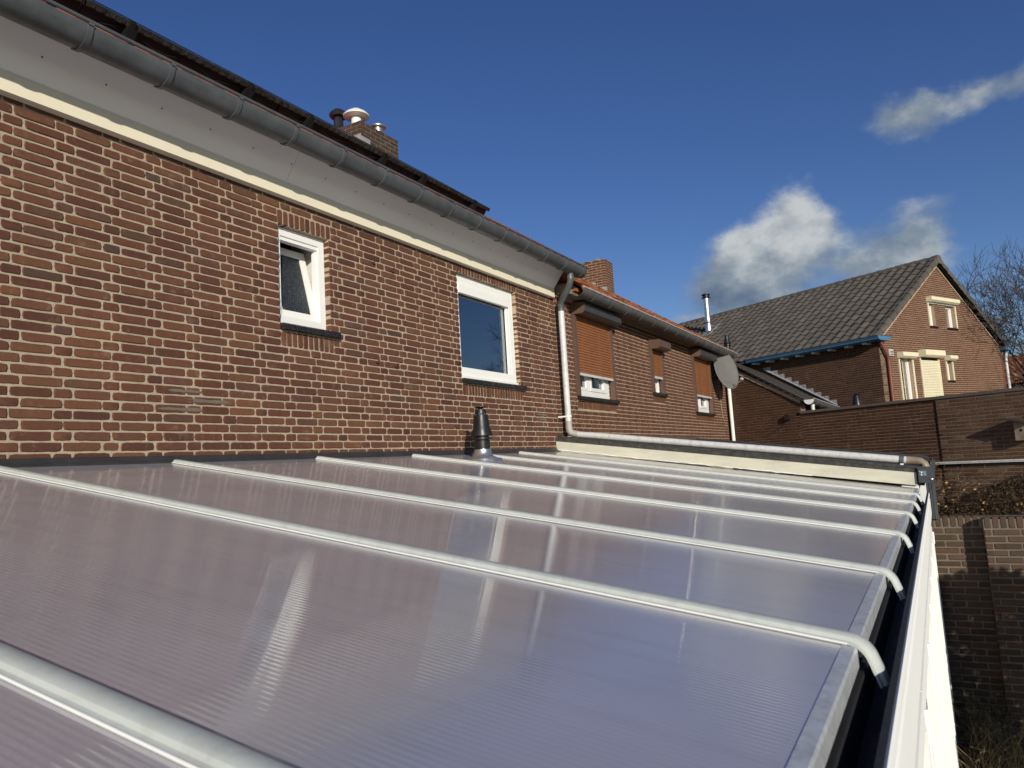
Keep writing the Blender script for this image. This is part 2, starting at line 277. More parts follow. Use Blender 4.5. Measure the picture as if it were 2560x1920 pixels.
# ------------------------------------------------------------------ mesh helpers
class MB:
    def __init__(s): s.v = []; s.f = []
    def add(s, vs, fs):
        o = len(s.v); s.v += [tuple(p) for p in vs]; s.f += [tuple(i + o for i in f) for f in fs]; return s
    def box(s, x0, x1, y0, y1, z0, z1):
        return s.add([(x, y, z) for z in (z0, z1) for y in (y0, y1) for x in (x0, x1)],
                     [(0, 2, 3, 1), (4, 5, 7, 6), (0, 1, 5, 4), (2, 6, 7, 3), (0, 4, 6, 2), (1, 3, 7, 5)])
    def obox(s, o, ax, ay, az):  # oriented box, o corner, three edge vectors
        o, ax, ay, az = map(Vector, (o, ax, ay, az))
        vs = [o + ax * i + ay * j + az * k for k in (0, 1) for j in (0, 1) for i in (0, 1)]
        return s.add(vs, [(0, 2, 3, 1), (4, 5, 7, 6), (0, 1, 5, 4), (2, 6, 7, 3), (0, 4, 6, 2), (1, 3, 7, 5)])
    def prism(s, pts, d):  # polygon of 3d points extruded by vector d
        n = len(pts); d = Vector(d); a = [Vector(p) for p in pts]
        return s.add(a + [p + d for p in a], [tuple(range(n - 1, -1, -1)), tuple(range(n, 2 * n))] + [(i, (i + 1) % n, n + (i + 1) % n, n + i) for i in range(n)])
    def tube(s, path, r, n=10, caps=True):
        path = [Vector(p) for p in path]; rs = r if isinstance(r, (list, tuple)) else [r] * len(path)
        rings = []; prev = None
        for i, p in enumerate(path):
            t = (path[min(i + 1, len(path) - 1)] - path[max(i - 1, 0)])
            t = t.normalized() if t.length > 1e-9 else Vector((0, 0, 1))
            if prev is None:
                a = t.cross(Vector((0, 0, 1)))
                if a.length < 1e-3: a = t.cross(Vector((1, 0, 0)))
            else: a = prev - t * prev.dot(t)
            a.normalize(); prev = a; b = t.cross(a)
            rings.append([p + (a * math.cos(2 * math.pi * k / n) + b * math.sin(2 * math.pi * k / n)) * rs[i] for k in range(n)])
        vs = [q for R_ in rings for q in R_]; fs = []
        for i in range(len(path) - 1):
            for k in range(n): fs.append((i * n + k, i * n + (k + 1) % n, (i + 1) * n + (k + 1) % n, (i + 1) * n + k))
        if caps: fs += [tuple(range(n - 1, -1, -1)), tuple(range((len(path) - 1) * n, len(path) * n))]
        return s.add(vs, fs)
    def lathe(s, c, prof, n=24):  # profile of (r, z) about the vertical through c
        vs = []; m = len(prof)
        for r, zz in prof:
            for k in range(n): vs.append((c[0] + r * math.cos(2 * math.pi * k / n), c[1] + r * math.sin(2 * math.pi * k / n), c[2] + zz))
        fs = [(i * n + k, i * n + (k + 1) % n, (i + 1) * n + (k + 1) % n, (i + 1) * n + k) for i in range(m - 1) for k in range(n)]
        fs += [tuple(range(n - 1, -1, -1)), tuple(range((m - 1) * n, m * n))]
        return s.add(vs, fs)
    def sweep(s, prof, path, closed=True):  # prof: list of (a, b); path: list of (origin, A, B)
        n = len(prof); vs = []
        for o, A, B in path: vs += [Vector(o) + Vector(A) * a + Vector(B) * b for a, b in prof]
        fs = []
        for i in range(len(path) - 1):
            for k in range(n if closed else n - 1):
                fs.append((i * n + k, i * n + (k + 1) % n, (i + 1) * n + (k + 1) % n, (i + 1) * n + k))
        if closed: fs += [tuple(range(n - 1, -1, -1)), tuple(range((len(path) - 1) * n, len(path) * n))]
        return s.add(vs, fs)
    def mesh(s, name, mat, smooth=None):
        me = bpy.data.meshes.new(name); me.from_pydata(s.v, [], s.f); me.materials.append(MAT[mat] if isinstance(mat, str) else mat)
        if smooth is not None:
            me.polygons.foreach_set('use_smooth', [True] * len(me.polygons)); me.update()
            if smooth < 180: me.set_sharp_from_angle(angle=math.radians(smooth))
        me.update(); return me
    def build(s, name, mat, parent=None, smooth=None):
        return link(name, s.mesh(name, mat, smooth), parent)
def link(name, me, parent=None):
    o = bpy.data.objects.new(name, me); COL.objects.link(o)
    if parent is not None:
        o.parent = parent
        if parent.type == 'EMPTY': o.matrix_parent_inverse = Matrix.Translation(-parent.location)
    return o
def tag(o, label=None, cat=None, group=None, kind=None):
    for k, x in (('label', label), ('category', cat), ('group', group), ('kind', kind)):
        if x: o[k] = x
    return o
def thing(name, label, cat, loc=(0, 0, 0), group=None):
    # the empty stands at the thing's base; link() keeps the parts, which are modelled in world coordinates, in place
    o = bpy.data.objects.new(name, None); COL.objects.link(o); o.location = loc; o.empty_display_size = 0.2
    return tag(o, label, cat, group)
def box(name, mat, parent, *a, smooth=None): return MB().box(*a).build(name, mat, parent, smooth)

GZ = 0.15  # ground level
SEG = lambda a, b, n: [a + (b - a) * i / (n - 1) for i in range(n)]

# ------------------------------------------------------------------ bricks
def brick_outline(w, h, n, rng, wob):
    pts = []
    kx = max(1, (n - 4) // 2)
    def edge(p, q_, m):
        for i in range(m): t = i / m; pts.append([p[0] + (q_[0] - p[0]) * t, p[1] + (q_[1] - p[1]) * t])
    edge((-w / 2, -h / 2), (w / 2, -h / 2), kx); edge((w / 2, -h / 2), (w / 2, h / 2), 2); edge((w / 2, h / 2), (-w / 2, h / 2), kx); edge((-w / 2, h / 2), (-w / 2, -h / 2), 2)
    for p in pts:
        cxr = abs(p[0]) > w / 2 - 1e-6 and abs(p[1]) > h / 2 - 1e-6
        k = rng.uniform(0.3, 1.0) * wob * (1.9 if cxr else 1.0)
        p[0] -= math.copysign(k * (0.6 if not cxr else 1.3), p[0]) if abs(p[0]) > w / 2 - 1e-6 else rng.uniform(-1, 1) * wob
        p[1] -= math.copysign(k, p[1]) if abs(p[1]) > h / 2 - 1e-6 else rng.uniform(-1, 1) * wob
    return pts
def brick_shape(w, h, n, rng, wob, bev, depth):
    o = brick_outline(w, h, n, rng, wob); m = len(o)
    vs = [(p[0], depth, p[1]) for p in o] + [(p[0], bev, p[1]) for p in o]
    for p in o:
        vs.append((p[0] - math.copysign(min(bev, abs(p[0]) * 0.5), p[0]), rng.uniform(-0.0008, 0.0008), p[1] - math.copysign(min(bev, abs(p[1]) * 0.5), p[1])))
    fs = []
    for r in (0, 1):
        for i in range(m): j = (i + 1) % m; fs.append((r * m + i, r * m + j, (r + 1) * m + j, (r + 1) * m + i))
    fs.append(tuple(range(2 * m, 3 * m)))
    return np.array(vs), fs
class BrickSet:
    """A few irregular shapes of stretcher and header, shared by all bricks of one wall."""
    def __init__(s, mat, n=12, wob=0.0016, bev=0.004, depth=0.095, ws=0.208, wh=0.098, h=0.048, seed=1, k=10):
        rng = random.Random(seed); s.ws, s.wh, s.h, s.mat = ws, wh, h, mat
        s.st = [brick_shape(ws, h, n, rng, wob, bev, depth) for _ in range(k)]; s.hd = [brick_shape(wh, h, n, rng, wob, bev, depth) for _ in range(max(3, k // 2))]
        s.me = {}; s.rng = rng
    def pick(s, w):
        kind = 'st' if w > 0.15 else 'hd'; i = s.rng.randrange(len(s.st if kind == 'st' else s.hd)); return kind, i
    def mesh(s, kind, i):
        if (kind, i) not in s.me:
            v, f = (s.st if kind == 'st' else s.hd)[i]; b = MB(); b.v = [tuple(p) for p in v]; b.f = f
            s.me[kind, i] = b.mesh('brick', s.mat, 35)
        return s.me[kind, i]

def proj(p):
    d = Vector(p) - CAM; w = d.dot(fwd)
    if w < 0.05: return None
    return 1280 + 1840.66 * d.dot(r2) / w, 960 - 1840.66 * d.dot(u2) / w, w
def lay(parent, P0, n, rects, bs, maxn, jit=0.0015, name='brick', rest='bricks', off=0.0, upright=False):
    """Lay bricks: rects (s0, s1, z0, z1) on the wall through P0 with outward normal n. The largest in view are single objects."""
    n = Vector(n).normalized(); u = Vector((0, 0, 1)).cross(n); P0 = Vector(P0)
    items = []
    for (a, b, c, d) in rects:
        ctr = P0 + u * ((a + b) / 2) + Vector((0, 0, (c + d) / 2)); q = proj(ctr)
        size = -1
        if q and -60 < q[0] < 2620 and -40 < q[1] < 1960: size = (b - a) / q[2]
        items.append((size, ctr, b - a, d - c))
    items.sort(key=lambda t: -t[0]); bv = []; bf = []; cnt = 0
    rot = Matrix(((u.x, -n.x, 0), (u.y, -n.y, 0), (0, 0, 1))).to_4x4(); R3 = np.array(rot.to_3x3())
    for size, ctr, w, h in items:
        long_ = max(w, h); short = min(w, h); kind, i = bs.pick(long_)
        bw = bs.ws if kind == 'st' else bs.wh
        jx = bs.rng.gauss(0, 0.4) * jit; jo = bs.rng.gauss(0, 0.6) * jit + off
        ang = bs.rng.gauss(0, 0.004) + (math.pi / 2 if h > w else 0)
        sc = (long_ / bw * (1 + bs.rng.gauss(0, 0.7) * jit / long_), 1, short / bs.h * (1 + bs.rng.gauss(0, 0.55) * jit / short))
        p = ctr + u * jx + n * jo
        if cnt < maxn and size > 0:
            o = link(name, bs.mesh(kind, i), parent)
            o.matrix_basis = Matrix.Translation(p) @ rot @ Matrix.Rotation(ang, 4, 'Y') @ Matrix.Diagonal((*sc, 1)); cnt += 1
        else:
            v, f = (bs.st if kind == 'st' else bs.hd)[i]; v = v * np.array(sc)
            ca_, sa_ = math.cos(ang), math.sin(ang); v = np.stack([v[:, 0] * ca_ + v[:, 2] * sa_, v[:, 1], -v[:, 0] * sa_ + v[:, 2] * ca_], 1)
            v = v @ R3.T + np.array(p); o_ = len(bv); bv.extend(map(tuple, v)); bf.extend(tuple(k + o_ for k in t) for t in f)
    if bv:
        b = MB(); b.v = bv; b.f = bf; o = b.build(rest, bs.mat, parent, 35); o['kind'] = 'stuff'
def courses(s0, s1, z0, z1, pitch, joint, kind='monk', holes=(), clip=None, L=0.22, phase=0.0, zref=None, start=0):
    """Rectangles of all bricks between s0..s1 and z0..z1 outside the holes (s0, s1, z0, z1)."""
    out = []; zref = z0 if zref is None else zref
    k0 = int(math.floor((z0 - zref) / pitch + 1e-6)); k = k0
    while True:
        za = zref + k * pitch; zb = za + pitch
        if za + pitch * 0.55 > z1: break
        za2, zb2 = max(za, z0), min(zb, z1)
        if zb2 - za2 < pitch * 0.4: k += 1; continue
        zc = (za2 + zb2) / 2; lo, hi = s0, s1
        if clip:
            r = clip(zc)
            if r is None: k += 1; continue
            lo, hi = max(lo, r[0]), min(hi, r[1])
        spans = [(lo, hi)]
        for (a, b, c, d) in holes:
            if c < zc < d:
                ns = []
                for (p, q_) in spans:
                    if b <= p or a >= q_: ns.append((p, q_)); continue
                    if a > p: ns.append((p, a))
                    if b < q_: ns.append((b, q_))
                spans = ns
        if kind == 'monk': seq = [L, L, L / 2]; per = 2.5 * L; sh = (per / 2 if (k + start) % 2 else 0.0)
        else: seq = [L]; per = L; sh = (L / 2 if (k + start) % 2 else 0.0)
        x = phase + sh + math.floor((lo - phase - sh) / per) * per; cuts = []
        i = 0
        while x < hi + per:
            cuts.append(x); x += seq[i % len(seq)]; i += 1
        for (p, q_) in spans:
            e = [p] + [c for c in cuts if p + 0.035 < c < q_ - 0.035] + [q_]
            for a, b in zip(e[:-1], e[1:]):
                if b - a < 0.025: continue
                ja = joint / 2 if a > lo + 1e-6 else 0; 
                aa = a + (joint / 2 if a in cuts else 0.0); bb = b - (joint / 2 if b in cuts else 0.0)
                out.append((aa, bb, za2 + joint / 2, zb2 - joint / 2))
        k += 1
    return out

def slab(name, mat, parent, P0, n, s0, s1, z0, z1, holes=(), thick=0.2, recess=0.006, grow=0.004):
    """The mortar body of a wall: cells between the openings, its face set back behind the bricks."""
    n = Vector(n).normalized(); u = Vector((0, 0, 1)).cross(n); P0 = Vector(P0); b = MB()
    hs_ = [(a - grow, c + grow, d - grow, e + grow) for a, c, d, e in holes]
    ss = sorted({s0, s1, *[h[0] for h in hs_], *[h[1] for h in hs_]}); zs = sorted({z0, z1, *[h[2] for h in hs_], *[h[3] for h in hs_]})
    ss = [x for x in ss if s0 <= x <= s1]; zs = [x for x in zs if z0 <= x <= z1]
    inside = lambda x, z_: not (s0 < x < s1 and z0 < z_ < z1) or any(h[0] < x < h[1] and h[2] < z_ < h[3] for h in hs_)
    A = lambda x, z_, y: P0 + u * x + Vector((0, 0, z_)) - n * y
    for i in range(len(ss) - 1):
        for j in range(len(zs) - 1):
            xm, zm = (ss[i] + ss[i + 1]) / 2, (zs[j] + zs[j + 1]) / 2
            if inside(xm, zm): continue
            x0, x1, y0, y1 = ss[i], ss[i + 1], zs[j], zs[j + 1]; f, k = recess, thick
            b.add([A(x0, y0, f), A(x1, y0, f), A(x1, y1, f), A(x0, y1, f)], [(0, 1, 2, 3)])
            b.add([A(x0, y0, k), A(x1, y0, k), A(x1, y1, k), A(x0, y1, k)], [(3, 2, 1, 0)])
            for (p, q_, cx_, cz_) in (((x0, y0), (x1, y0), xm, y0 - 1e-3), ((x1, y0), (x1, y1), x1 + 1e-3, zm), ((x1, y1), (x0, y1), xm, y1 + 1e-3), ((x0, y1), (x0, y0), x0 - 1e-3, zm)):
                if inside(cx_, cz_): b.add([A(*p, f), A(*p, k), A(*q_, k), A(*q_, f)], [(0, 1, 2, 3)])
    return b.build(name, mat, parent)

# ------------------------------------------------------------------ shared builders
def half_gutter(parent, x0, x1, yc, zc, r, mat, brackets, bmat, lipmat=None, endcap=None):
    """Half-round eaves gutter along X with a rolled lip, end cap and straps."""
    n = 14; prof = []
    for i in range(n + 1):
        a = math.pi + math.pi * i / n; prof.append((r * math.cos(a), r * math.sin(a)))
    prof2 = [(p[0] * 0.965, p[1] * 0.965) for p in prof][::-1]
    P = prof + [(r * 0.965, 0.02), (r, 0.02)][::-1] + prof2
    b = MB().sweep(P, [((x, yc, zc), (0, 1, 0), (0, 0, 1)) for x in SEG(x0, x1, 5)])
    g = b.build('gutter', mat, parent, 40)
    MB().tube([(x0, yc - r - 0.004, zc + 0.016), (x1, yc - r - 0.004, zc + 0.016)], 0.012, 10).build('gutter_lip', lipmat or mat, g, 60)
    if endcap is not None:
        e = MB(); e.prism([(endcap, yc + p[0], zc + p[1]) for p in prof], (0.012, 0, 0)); e.build('end_cap', mat, g)
    bm = None
    for x in brackets:
        if bm is None:
            k = MB(); ro, ri = r + 0.0075, r + 0.0005; pp = []
            for i in range(13):
                a = math.pi * 0.985 + math.pi * 0.72 * i / 12; pp.append((a, ro))
            for i in range(13):
                a = math.pi * 0.985 + math.pi * 0.72 * (12 - i) / 12; pp.append((a, ri))
            k.prism([(-0.014, yc + rr * math.cos(a), zc + rr * math.sin(a)) for a, rr in pp], (0.028, 0, 0)); k.box(-0.014, 0.014, yc - ro - 0.006, yc - ri + 0.004, zc - 0.006, zc + 0.022)
            bm = k.mesh('bracket', bmat, 40)
        o = link('bracket', bm, g); o.location = (x, 0, 0)
    return g

def pantile(w, l, amp, thick, nseg=8, flat=0.0):
    """S-shaped tile lying in the local XY plane, up the slope is +Y, visible thickness at the lower edge."""
    b = MB(); xs = SEG(-w / 2 - 0.012, w / 2 + 0.012, nseg + 1)
    h = lambda x: amp * (0.5 + 0.5 * math.sin(2 * math.pi * (x / w) - 0.9)) ** (1.0 + flat)
    top0 = [(x, 0, h(x) + thick) for x in xs]; top1 = [(x, l, h(x)) for x in xs]; bot0 = [(x, 0, h(x) - 0.002) for x in xs]
    n = len(xs); b.add(bot0 + top0 + top1, [(i, i + 1, n + i + 1, n + i) for i in range(n - 1)] + [(n + i, n + i + 1, 2 * n + i + 1, 2 * n + i) for i in range(n - 1)])
    return b

def lay_tiles(parent, me_b, mat, origin, ex, ey, nx, ny, w, expo, maxn, name='tile', rest='tiles', keep=None, rng=random.Random(3), drop=0.004):
    """Rows of tiles on the slope with axes ex (along the eave) and ey (up the slope)."""
    ex, ey = Vector(ex).normalized(), Vector(ey).normalized(); ez = ex.cross(ey); origin = Vector(origin)
    me = me_b.mesh(name, mat, 40); V = np.array(me_b.v); it = []
    for j in range(ny):
        for i in range(nx):
            p = origin + ex * ((i + 0.5) * w) + ey * (j * expo)
            if keep and not keep(i, j, p): continue
            q_ = proj(p + ey * expo / 2); it.append(((1 / q_[2]) if q_ and -60 < q_[0] < 2620 and -60 < q_[1] < 1980 else -1, p))
    it.sort(key=lambda t: -t[0]); bv = []; bf = []
    for k, (sz, p) in enumerate(it):
        t = rng.gauss(0, 0.006); tx = rng.gauss(0, 0.006)
        m = Matrix(((ex.x, ey.x, ez.x), (ex.y, ey.y, ez.y), (ex.z, ey.z, ez.z))) @ Matrix.Rotation(t, 3, 'Z') @ Matrix.Rotation(tx, 3, 'X')
        p = p + ez * rng.uniform(0, drop)
        if k < maxn and sz > 0:
            o = link(name, me, parent); o.matrix_basis = Matrix.Translation(p) @ m.to_4x4()
        else:
            v = V @ np.array(m).T + np.array(p); o_ = len(bv); bv.extend(map(tuple, v)); bf.extend(tuple(a + o_ for a in f) for f in me_b.f)
    if bv:
        b = MB(); b.v = bv; b.f = bf; o = b.build(rest, mat, parent, 40); o['kind'] = 'stuff'

def frame_rect(b, x0, x1, z0, z1, y0, y1, wd, wb=None, wtop=None):
    wb = wd if wb is None else wb; wtop = wd if wtop is None else wtop
    b.box(x0, x0 + wd, y0, y1, z0, z1); b.box(x1 - wd, x1, y0, y1, z0, z1)
    b.box(x0 + wd, x1 - wd, y0, y1, z0, z0 + wb); b.box(x0 + wd, x1 - wd, y0, y1, z1 - wtop, z1); return b

def sill(parent, x0, x1, ztop, npc, mat='glazed', out=0.045, h=0.05, under=True, undermat=None, nunder=9, zun=None, bset=None):
    """Row of dark glazed sill tiles, each a piece, over a row of upright headers."""
    t = MB(); s_ = box('window_sill', 'mortar_dark', parent, x0 + 0.004, x1 - 0.004, -out + 0.012, 0.085, ztop - h + 0.004, ztop - 0.010)
    w = (x1 - x0) / npc
    for i in range(npc):
        b = MB(); a = x0 + i * w + 0.003; c = x0 + (i + 1) * w - 0.003
        b.prism([(a, -out, ztop - h), (a, -out, ztop - 0.012), (a, -out + 0.012, ztop - 0.002), (a, 0.08, ztop + 0.004), (a, 0.08, ztop - h)][::-1], (c - a, 0, 0))
        b.build('sill_tile', mat, s_)
    return s_

# ================================================================== GROUND
g = MB(); g.add([(-400, -400, GZ), (600, -400, GZ), (600, 500, GZ), (-400, 500, GZ)], [(0, 1, 2, 3)])
tag(g.build('ground', 'soil'), kind='structure')

# ================================================================== OUR HOUSE
XE = 8.56
house = thing('brick_house', 'red brown brick house with two white windows behind the low plastic roof', 'house', (4, 0.1, GZ))
W1 = (3.87, 4.40, 4.185, 4.965); W2 = (6.285, 7.52, 3.93, 5.055)   # openings x0 x1 z0 z1
PIT = 0.0592; ZR = 3.2237 - 3 * PIT
lint = lambda w: (w[0] - 0.01, w[1] + 0.01, w[3], w[3] + 0.108)
sunder = lambda w, k: (w[0] - 0.0, w[1] + 0.045, w[2] - 0.055 - 0.105, w[2])
def snap(zv): return ZR + round((zv - ZR) / PIT) * PIT
W1 = (W1[0], W1[1], snap(W1[2]), snap(W1[3])); W2 = (W2[0], W2[1], snap(W2[2]), snap(W2[3]))
holes = [W1, W2]
LN = [(w[0] - 0.01, w[1] + 0.03, w[3], w[3] + 2 * PIT) for w in (W1, W2)]
UN = [(w[0], w[1] + 0.03, w[2] - 3 * PIT, w[2]) for w in (W1, W2)]
wall = slab('wall', 'mortar', house, (0, 0, 0), (0, -1, 0), -2.2, XE, GZ, 5.62, holes, 0.22)
rects = courses(-2.2, XE, ZR, 5.20, PIT, 0.0068, 'monk', holes + LN + UN, None, 0.2215, 2.064, ZR, 1)
bsA = BrickSet('brick', 16, 0.0033, 0.0035, 0.1, 0.208, 0.098, 0.048, 11, 14)
# upright bricks over and under the openings
for w, l_, un in ((W1, LN[0], UN[0]), (W2, LN[1], UN[1])):
    k = max(3, round((l_[1] - l_[0]) / 0.0585)); st = (l_[1] - l_[0]) / k
    rects += [(l_[0] + i * st + 0.004, l_[0] + (i + 1) * st - 0.004, l_[2] + 0.002, l_[3] - 0.005) for i in range(k)]
    k = max(3, round((un[1] - un[0]) / 0.0585)); st = (un[1] - un[0]) / k
    rects += [(un[0] + i * st + 0.003, un[0] + (i + 1) * st - 0.003, un[2] + 0.004, un[3] - PIT + 0.002) for i in range(k)]
lay(wall, (0, 0, 0), (0, -1, 0), rects, bsA, 300, 0.0026)
# an old repair smeared with grey mortar
rg = random.Random(4)
for (x, zc, hw) in ((3.02, 3.4895, 0.16), (3.20, 3.5487, 0.20), (3.05, 3.6079, 0.12), (8.0, 3.6079, 0.14), (8.02, 3.5487, 0.12)):
    top = [(x - hw + 2 * hw * k / 9, -0.0025, zc + rg.uniform(0.006, 0.013) * (0.3 if k in (0, 9) else 1)) for k in range(10)]
    bot = [(x - hw + 2 * hw * k / 9, -0.0025, zc - rg.uniform(0.006, 0.013) * (0.3 if k in (0, 9) else 1)) for k in range(10)]
    MB().prism(bot + top[::-1], (0, 0.012, 0)).build('mortar_patch', 'mortar_grey', wall)
# rusty eyelets in the wall
for (x, zc) in ((4.93, 4.86), (5.19, 4.84), (4.93, 3.97), (5.19, 3.955)):
    MB().tube([(x, 0.0, zc), (x, -0.03, zc), (x + 0.008, -0.042, zc + 0.012), (x, -0.05, zc + 0.02), (x - 0.01, -0.04, zc + 0.012)], 0.0045, 6).build('wall_hook', 'rust', wall)
# eaves: fascia, slanted soffit, screws
fa = MB(); fa.box(-2.2, 4.42, -0.06, 0.0, 5.145, 5.262); fa.box(4.423, 8.466, -0.06, 0.0, 5.145, 5.262); fa.build('fascia_board', 'cream', house)
so = MB()
for a, b in ((-2.2, 3.9), (3.903, 8.466)):
    so.prism([(a, -0.058, 5.2635), (a, -0.30, 5.585), (a, -0.284, 5.591), (a, -0.040, 5.270)], (b - a, 0, 0))
so.prism([(8.452, -0.056, 5.27), (8.452, -0.282, 5.575), (8.452, -0.02, 5.6), (8.452, 0.0, 5.27)], (0.012, 0, 0))
soff = so.build('soffit_panel', 'soffit', house)
sm_ = MB().lathe((0, 0, 0), [(0.006, 0), (0.005, 0.002)], 8).mesh('screw', 'zinc')
for i in range(22):
    o = link('screw', sm_, soff); t = 0.3; x = 1.0 + i * 0.36
    o.matrix_basis = Matrix.Translation((x, -0.058 - 0.242 * 0.35, 5.2635 + 0.3215 * 0.35 - 0.001)) @ Vector((0, -0.79, -0.61)).to_track_quat('Z', 'Y').to_matrix().to_4x4()
half_gutter(house, -2.2, 8.60, -0.385, 5.47, 0.0995, 'zinc', [2.146 + 0.489 * k for k in range(-4, 14)], 'zinc', None, 8.60)
MB().box(-2.2, 8.46, -0.292, -0.270, 5.45, 5.60).build('eaves_board', 'wood', house)  # added to stop sunlight leaking past the gutter onto the soffit
# roof body, lower tile rows
sl = 0.733; ry = lambda y: 5.60 + sl * (y + 0.28)
rb = MB(); rb.prism([(-2.2, -0.26, ry(-0.26) - 0.10), (-2.2, -0.26, ry(-0.26) - 0.05), (-2.2, 3.9, ry(3.9) - 0.05), (-2.2, 8.2, ry(-0.2) - 0.1), (-2.2, 8.2, 5.5), (-2.2, 0.02, 5.45)][::-1], (10.86, 0, 0))
roof = rb.build('roof', 'tile_red', house)
eyv = Vector((0, 1, sl)).normalized()
lay_tiles(roof, pantile(0.22, 0.36, 0.032, 0.014), 'tile_red', (-2.0, -0.36, ry(-0.36) - 0.03), (1, 0, 0), eyv, 48, 3, 0.22, 0.30, 300)
# chimney with three pots
def chimney(parent, x0, x1, y0, y1, z0, z1, pit, bmat, mmat, seed, cap=True):
    c = MB(); m = 0.006; c.box(x0 + m, x1 - m, y0 + m, y1 - m, z0, z1 - 0.004); ch = c.build('chimney', mmat, parent)
    bs = BrickSet(bmat, 8, 0.0012, 0.003, 0.06, 0.208, 0.098, 0.050, seed, 5)
    lay(ch, (x0, y0, 0), (0, -1, 0), courses(0, x1 - x0, z0, z1, pit, 0.011, 'st', (), None, 0.218, 0, z1 - 60 * pit, 0), bs, 90, 0.001)
    lay(ch, (x0, y1, 0), (-1, 0, 0), courses(0, y1 - y0, z0, z1, pit, 0.011, 'st', (), None, 0.218, 0, z1 - 60 * pit, 1), bs, 60, 0.001)
    return ch
ch = chimney(house, 7.82, 8.67, 2.53, 3.15, 7.3, 8.085, 0.0625, 'brick_chimney', 'mortar_grey', 31)
MB().box(7.80, 8.0, 2.515, 2.525, 7.4, 7.84).box(7.80, 7.81, 2.525, 2.85, 7.4, 7.87).build('lead_flashing', 'lead', ch)
MB().lathe((8.02, 2.78, 8.07), [(0.075, 0), (0.075, 0.18), (0.07, 0.2), (0.19, 0.21), (0.195, 0.225), (0.15, 0.27), (0.10, 0.29), (0.08, 0.315), (0.03, 0.335)], 28).build('chimney_pot', 'whitewood', ch, 35)
MB().lathe((7.90, 3.02, 8.07), [(0.07, 0), (0.07, 0.22), (0.125, 0.225), (0.135, 0.25), (0.125, 0.29), (0.06, 0.34)], 8).build('flue_cowl', 'black', ch, 20)
MB().lathe((8.46, 2.74, 8.07), [(0.075, 0), (0.075, 0.19), (0.13, 0.195), (0.132, 0.207), (0.07, 0.225)], 28).build('chimney_pot', 'steel', ch, 35)
# downpipe of the party wall
dp = MB(); dp.tube([(8.30, -0.375, 5.40), (8.305, -0.375, 5.30), (8.32, -0.35, 5.24), (8.47, -0.15, 5.08), (8.495, -0.122, 5.03), (8.5, -0.12, 4.96)], 0.041, 16)
dpo = dp.build('downpipe', 'zinc', house, 50)
MB().tube([(8.5, -0.12, 4.98), (8.5, -0.12, 3.52)], 0.040, 18).build('pipe_section', 'pvc', dpo, 50)
MB().tube([(8.5, -0.12, 3.53), (8.5, -0.12, 3.43)], 0.043, 18).build('pipe_collar', 'pvc_dirty', dpo, 50)
MB().tube([(8.302, -0.375, 5.345), (8.304, -0.373, 5.30)], 0.045, 16).build('pipe_collar', 'zinc', dpo, 50)
MB().tube([(8.487, -0.13, 5.06), (8.497, -0.12, 5.02)], 0.045, 16).build('pipe_collar', 'zinc', dpo, 50)
MB().tube([(8.5, -0.12, 3.60), (8.5, -0.12, 3.585)], 0.047, 16).box(8.452, 8.465, -0.10, 0.0, 3.582, 3.60).build('pipe_clip', 'white', dpo, 50)

# -- small tilted window
def casement(name, label, w):
    e = MB(); frame_rect(e, w[0], w[1], w[2], w[3], 0.055, 0.125, 0.06, 0.075, 0.065)
    fr_ = e.build('window', 'white', house); fr_['label'] = label
    return fr_
f1 = casement('window', 'white frame of the small tilted open window', W1)
ix0, ix1, iz0, iz1 = W1[0] + 0.06, W1[1] - 0.06, W1[2] + 0.075, W1[3] - 0.065
MB().box(ix0, ix1, 0.066, 0.12, iz1 - 0.03, iz1).box(ix1 - 0.015, ix1, 0.085, 0.12, iz0, iz1 - 0.03).build('glazing_rebate', 'white', f1)
th = math.radians(13.5)
def sash_pt(x, y, zv):  # tilt inward about the bottom edge
    yy, zz = y - 0.075, zv - iz0; return (x, 0.075 + yy * math.cos(th) + zz * math.sin(th), iz0 + zz * math.cos(th) - yy * math.sin(th))
sb = MB(); frame_rect(sb, ix0 - 0.01, ix1 + 0.0, iz0, iz1 - 0.01, 0.075, 0.125, 0.055, 0.06, 0.055); sb.v = [sash_pt(*p) for p in sb.v]; sash = sb.build('sash', 'white', f1)
gb_ = MB(); gb_.box(ix0 + 0.04, ix1 - 0.05, 0.092, 0.1, iz0 + 0.05, iz1 - 0.06); gb_.v = [sash_pt(*p) for p in gb_.v]; gb_.build('pane', 'ribglass', f1)
MB().add([(W1[0] - .3, 0.24, 3.9), (W1[1] + .3, 0.24, 3.9), (W1[1] + .3, 1.8, 3.9), (W1[0] - .3, 1.8, 3.9), (W1[0] - .3, 0.24, 5.3), (W1[1] + .3, 0.24, 5.3), (W1[1] + .3, 1.8, 5.3), (W1[0] - .3, 1.8, 5.3)], [(0, 1, 2, 3), (4, 7, 6, 5), (2, 6, 7, 3), (0, 3, 7, 4), (1, 5, 6, 2)]).build('room', 'dark', f1)
for k in range(4):
    MB().box(W1[1] - 0.006, W1[1] + 0.006, 0.13, 0.42, 4.22 + k * 0.2, 4.22 + k * 0.2 + 0.197).build('reveal_tile', 'tilewall', f1)
sill(house, W1[0] - 0.005, W1[1] + 0.07, W1[2], 6)
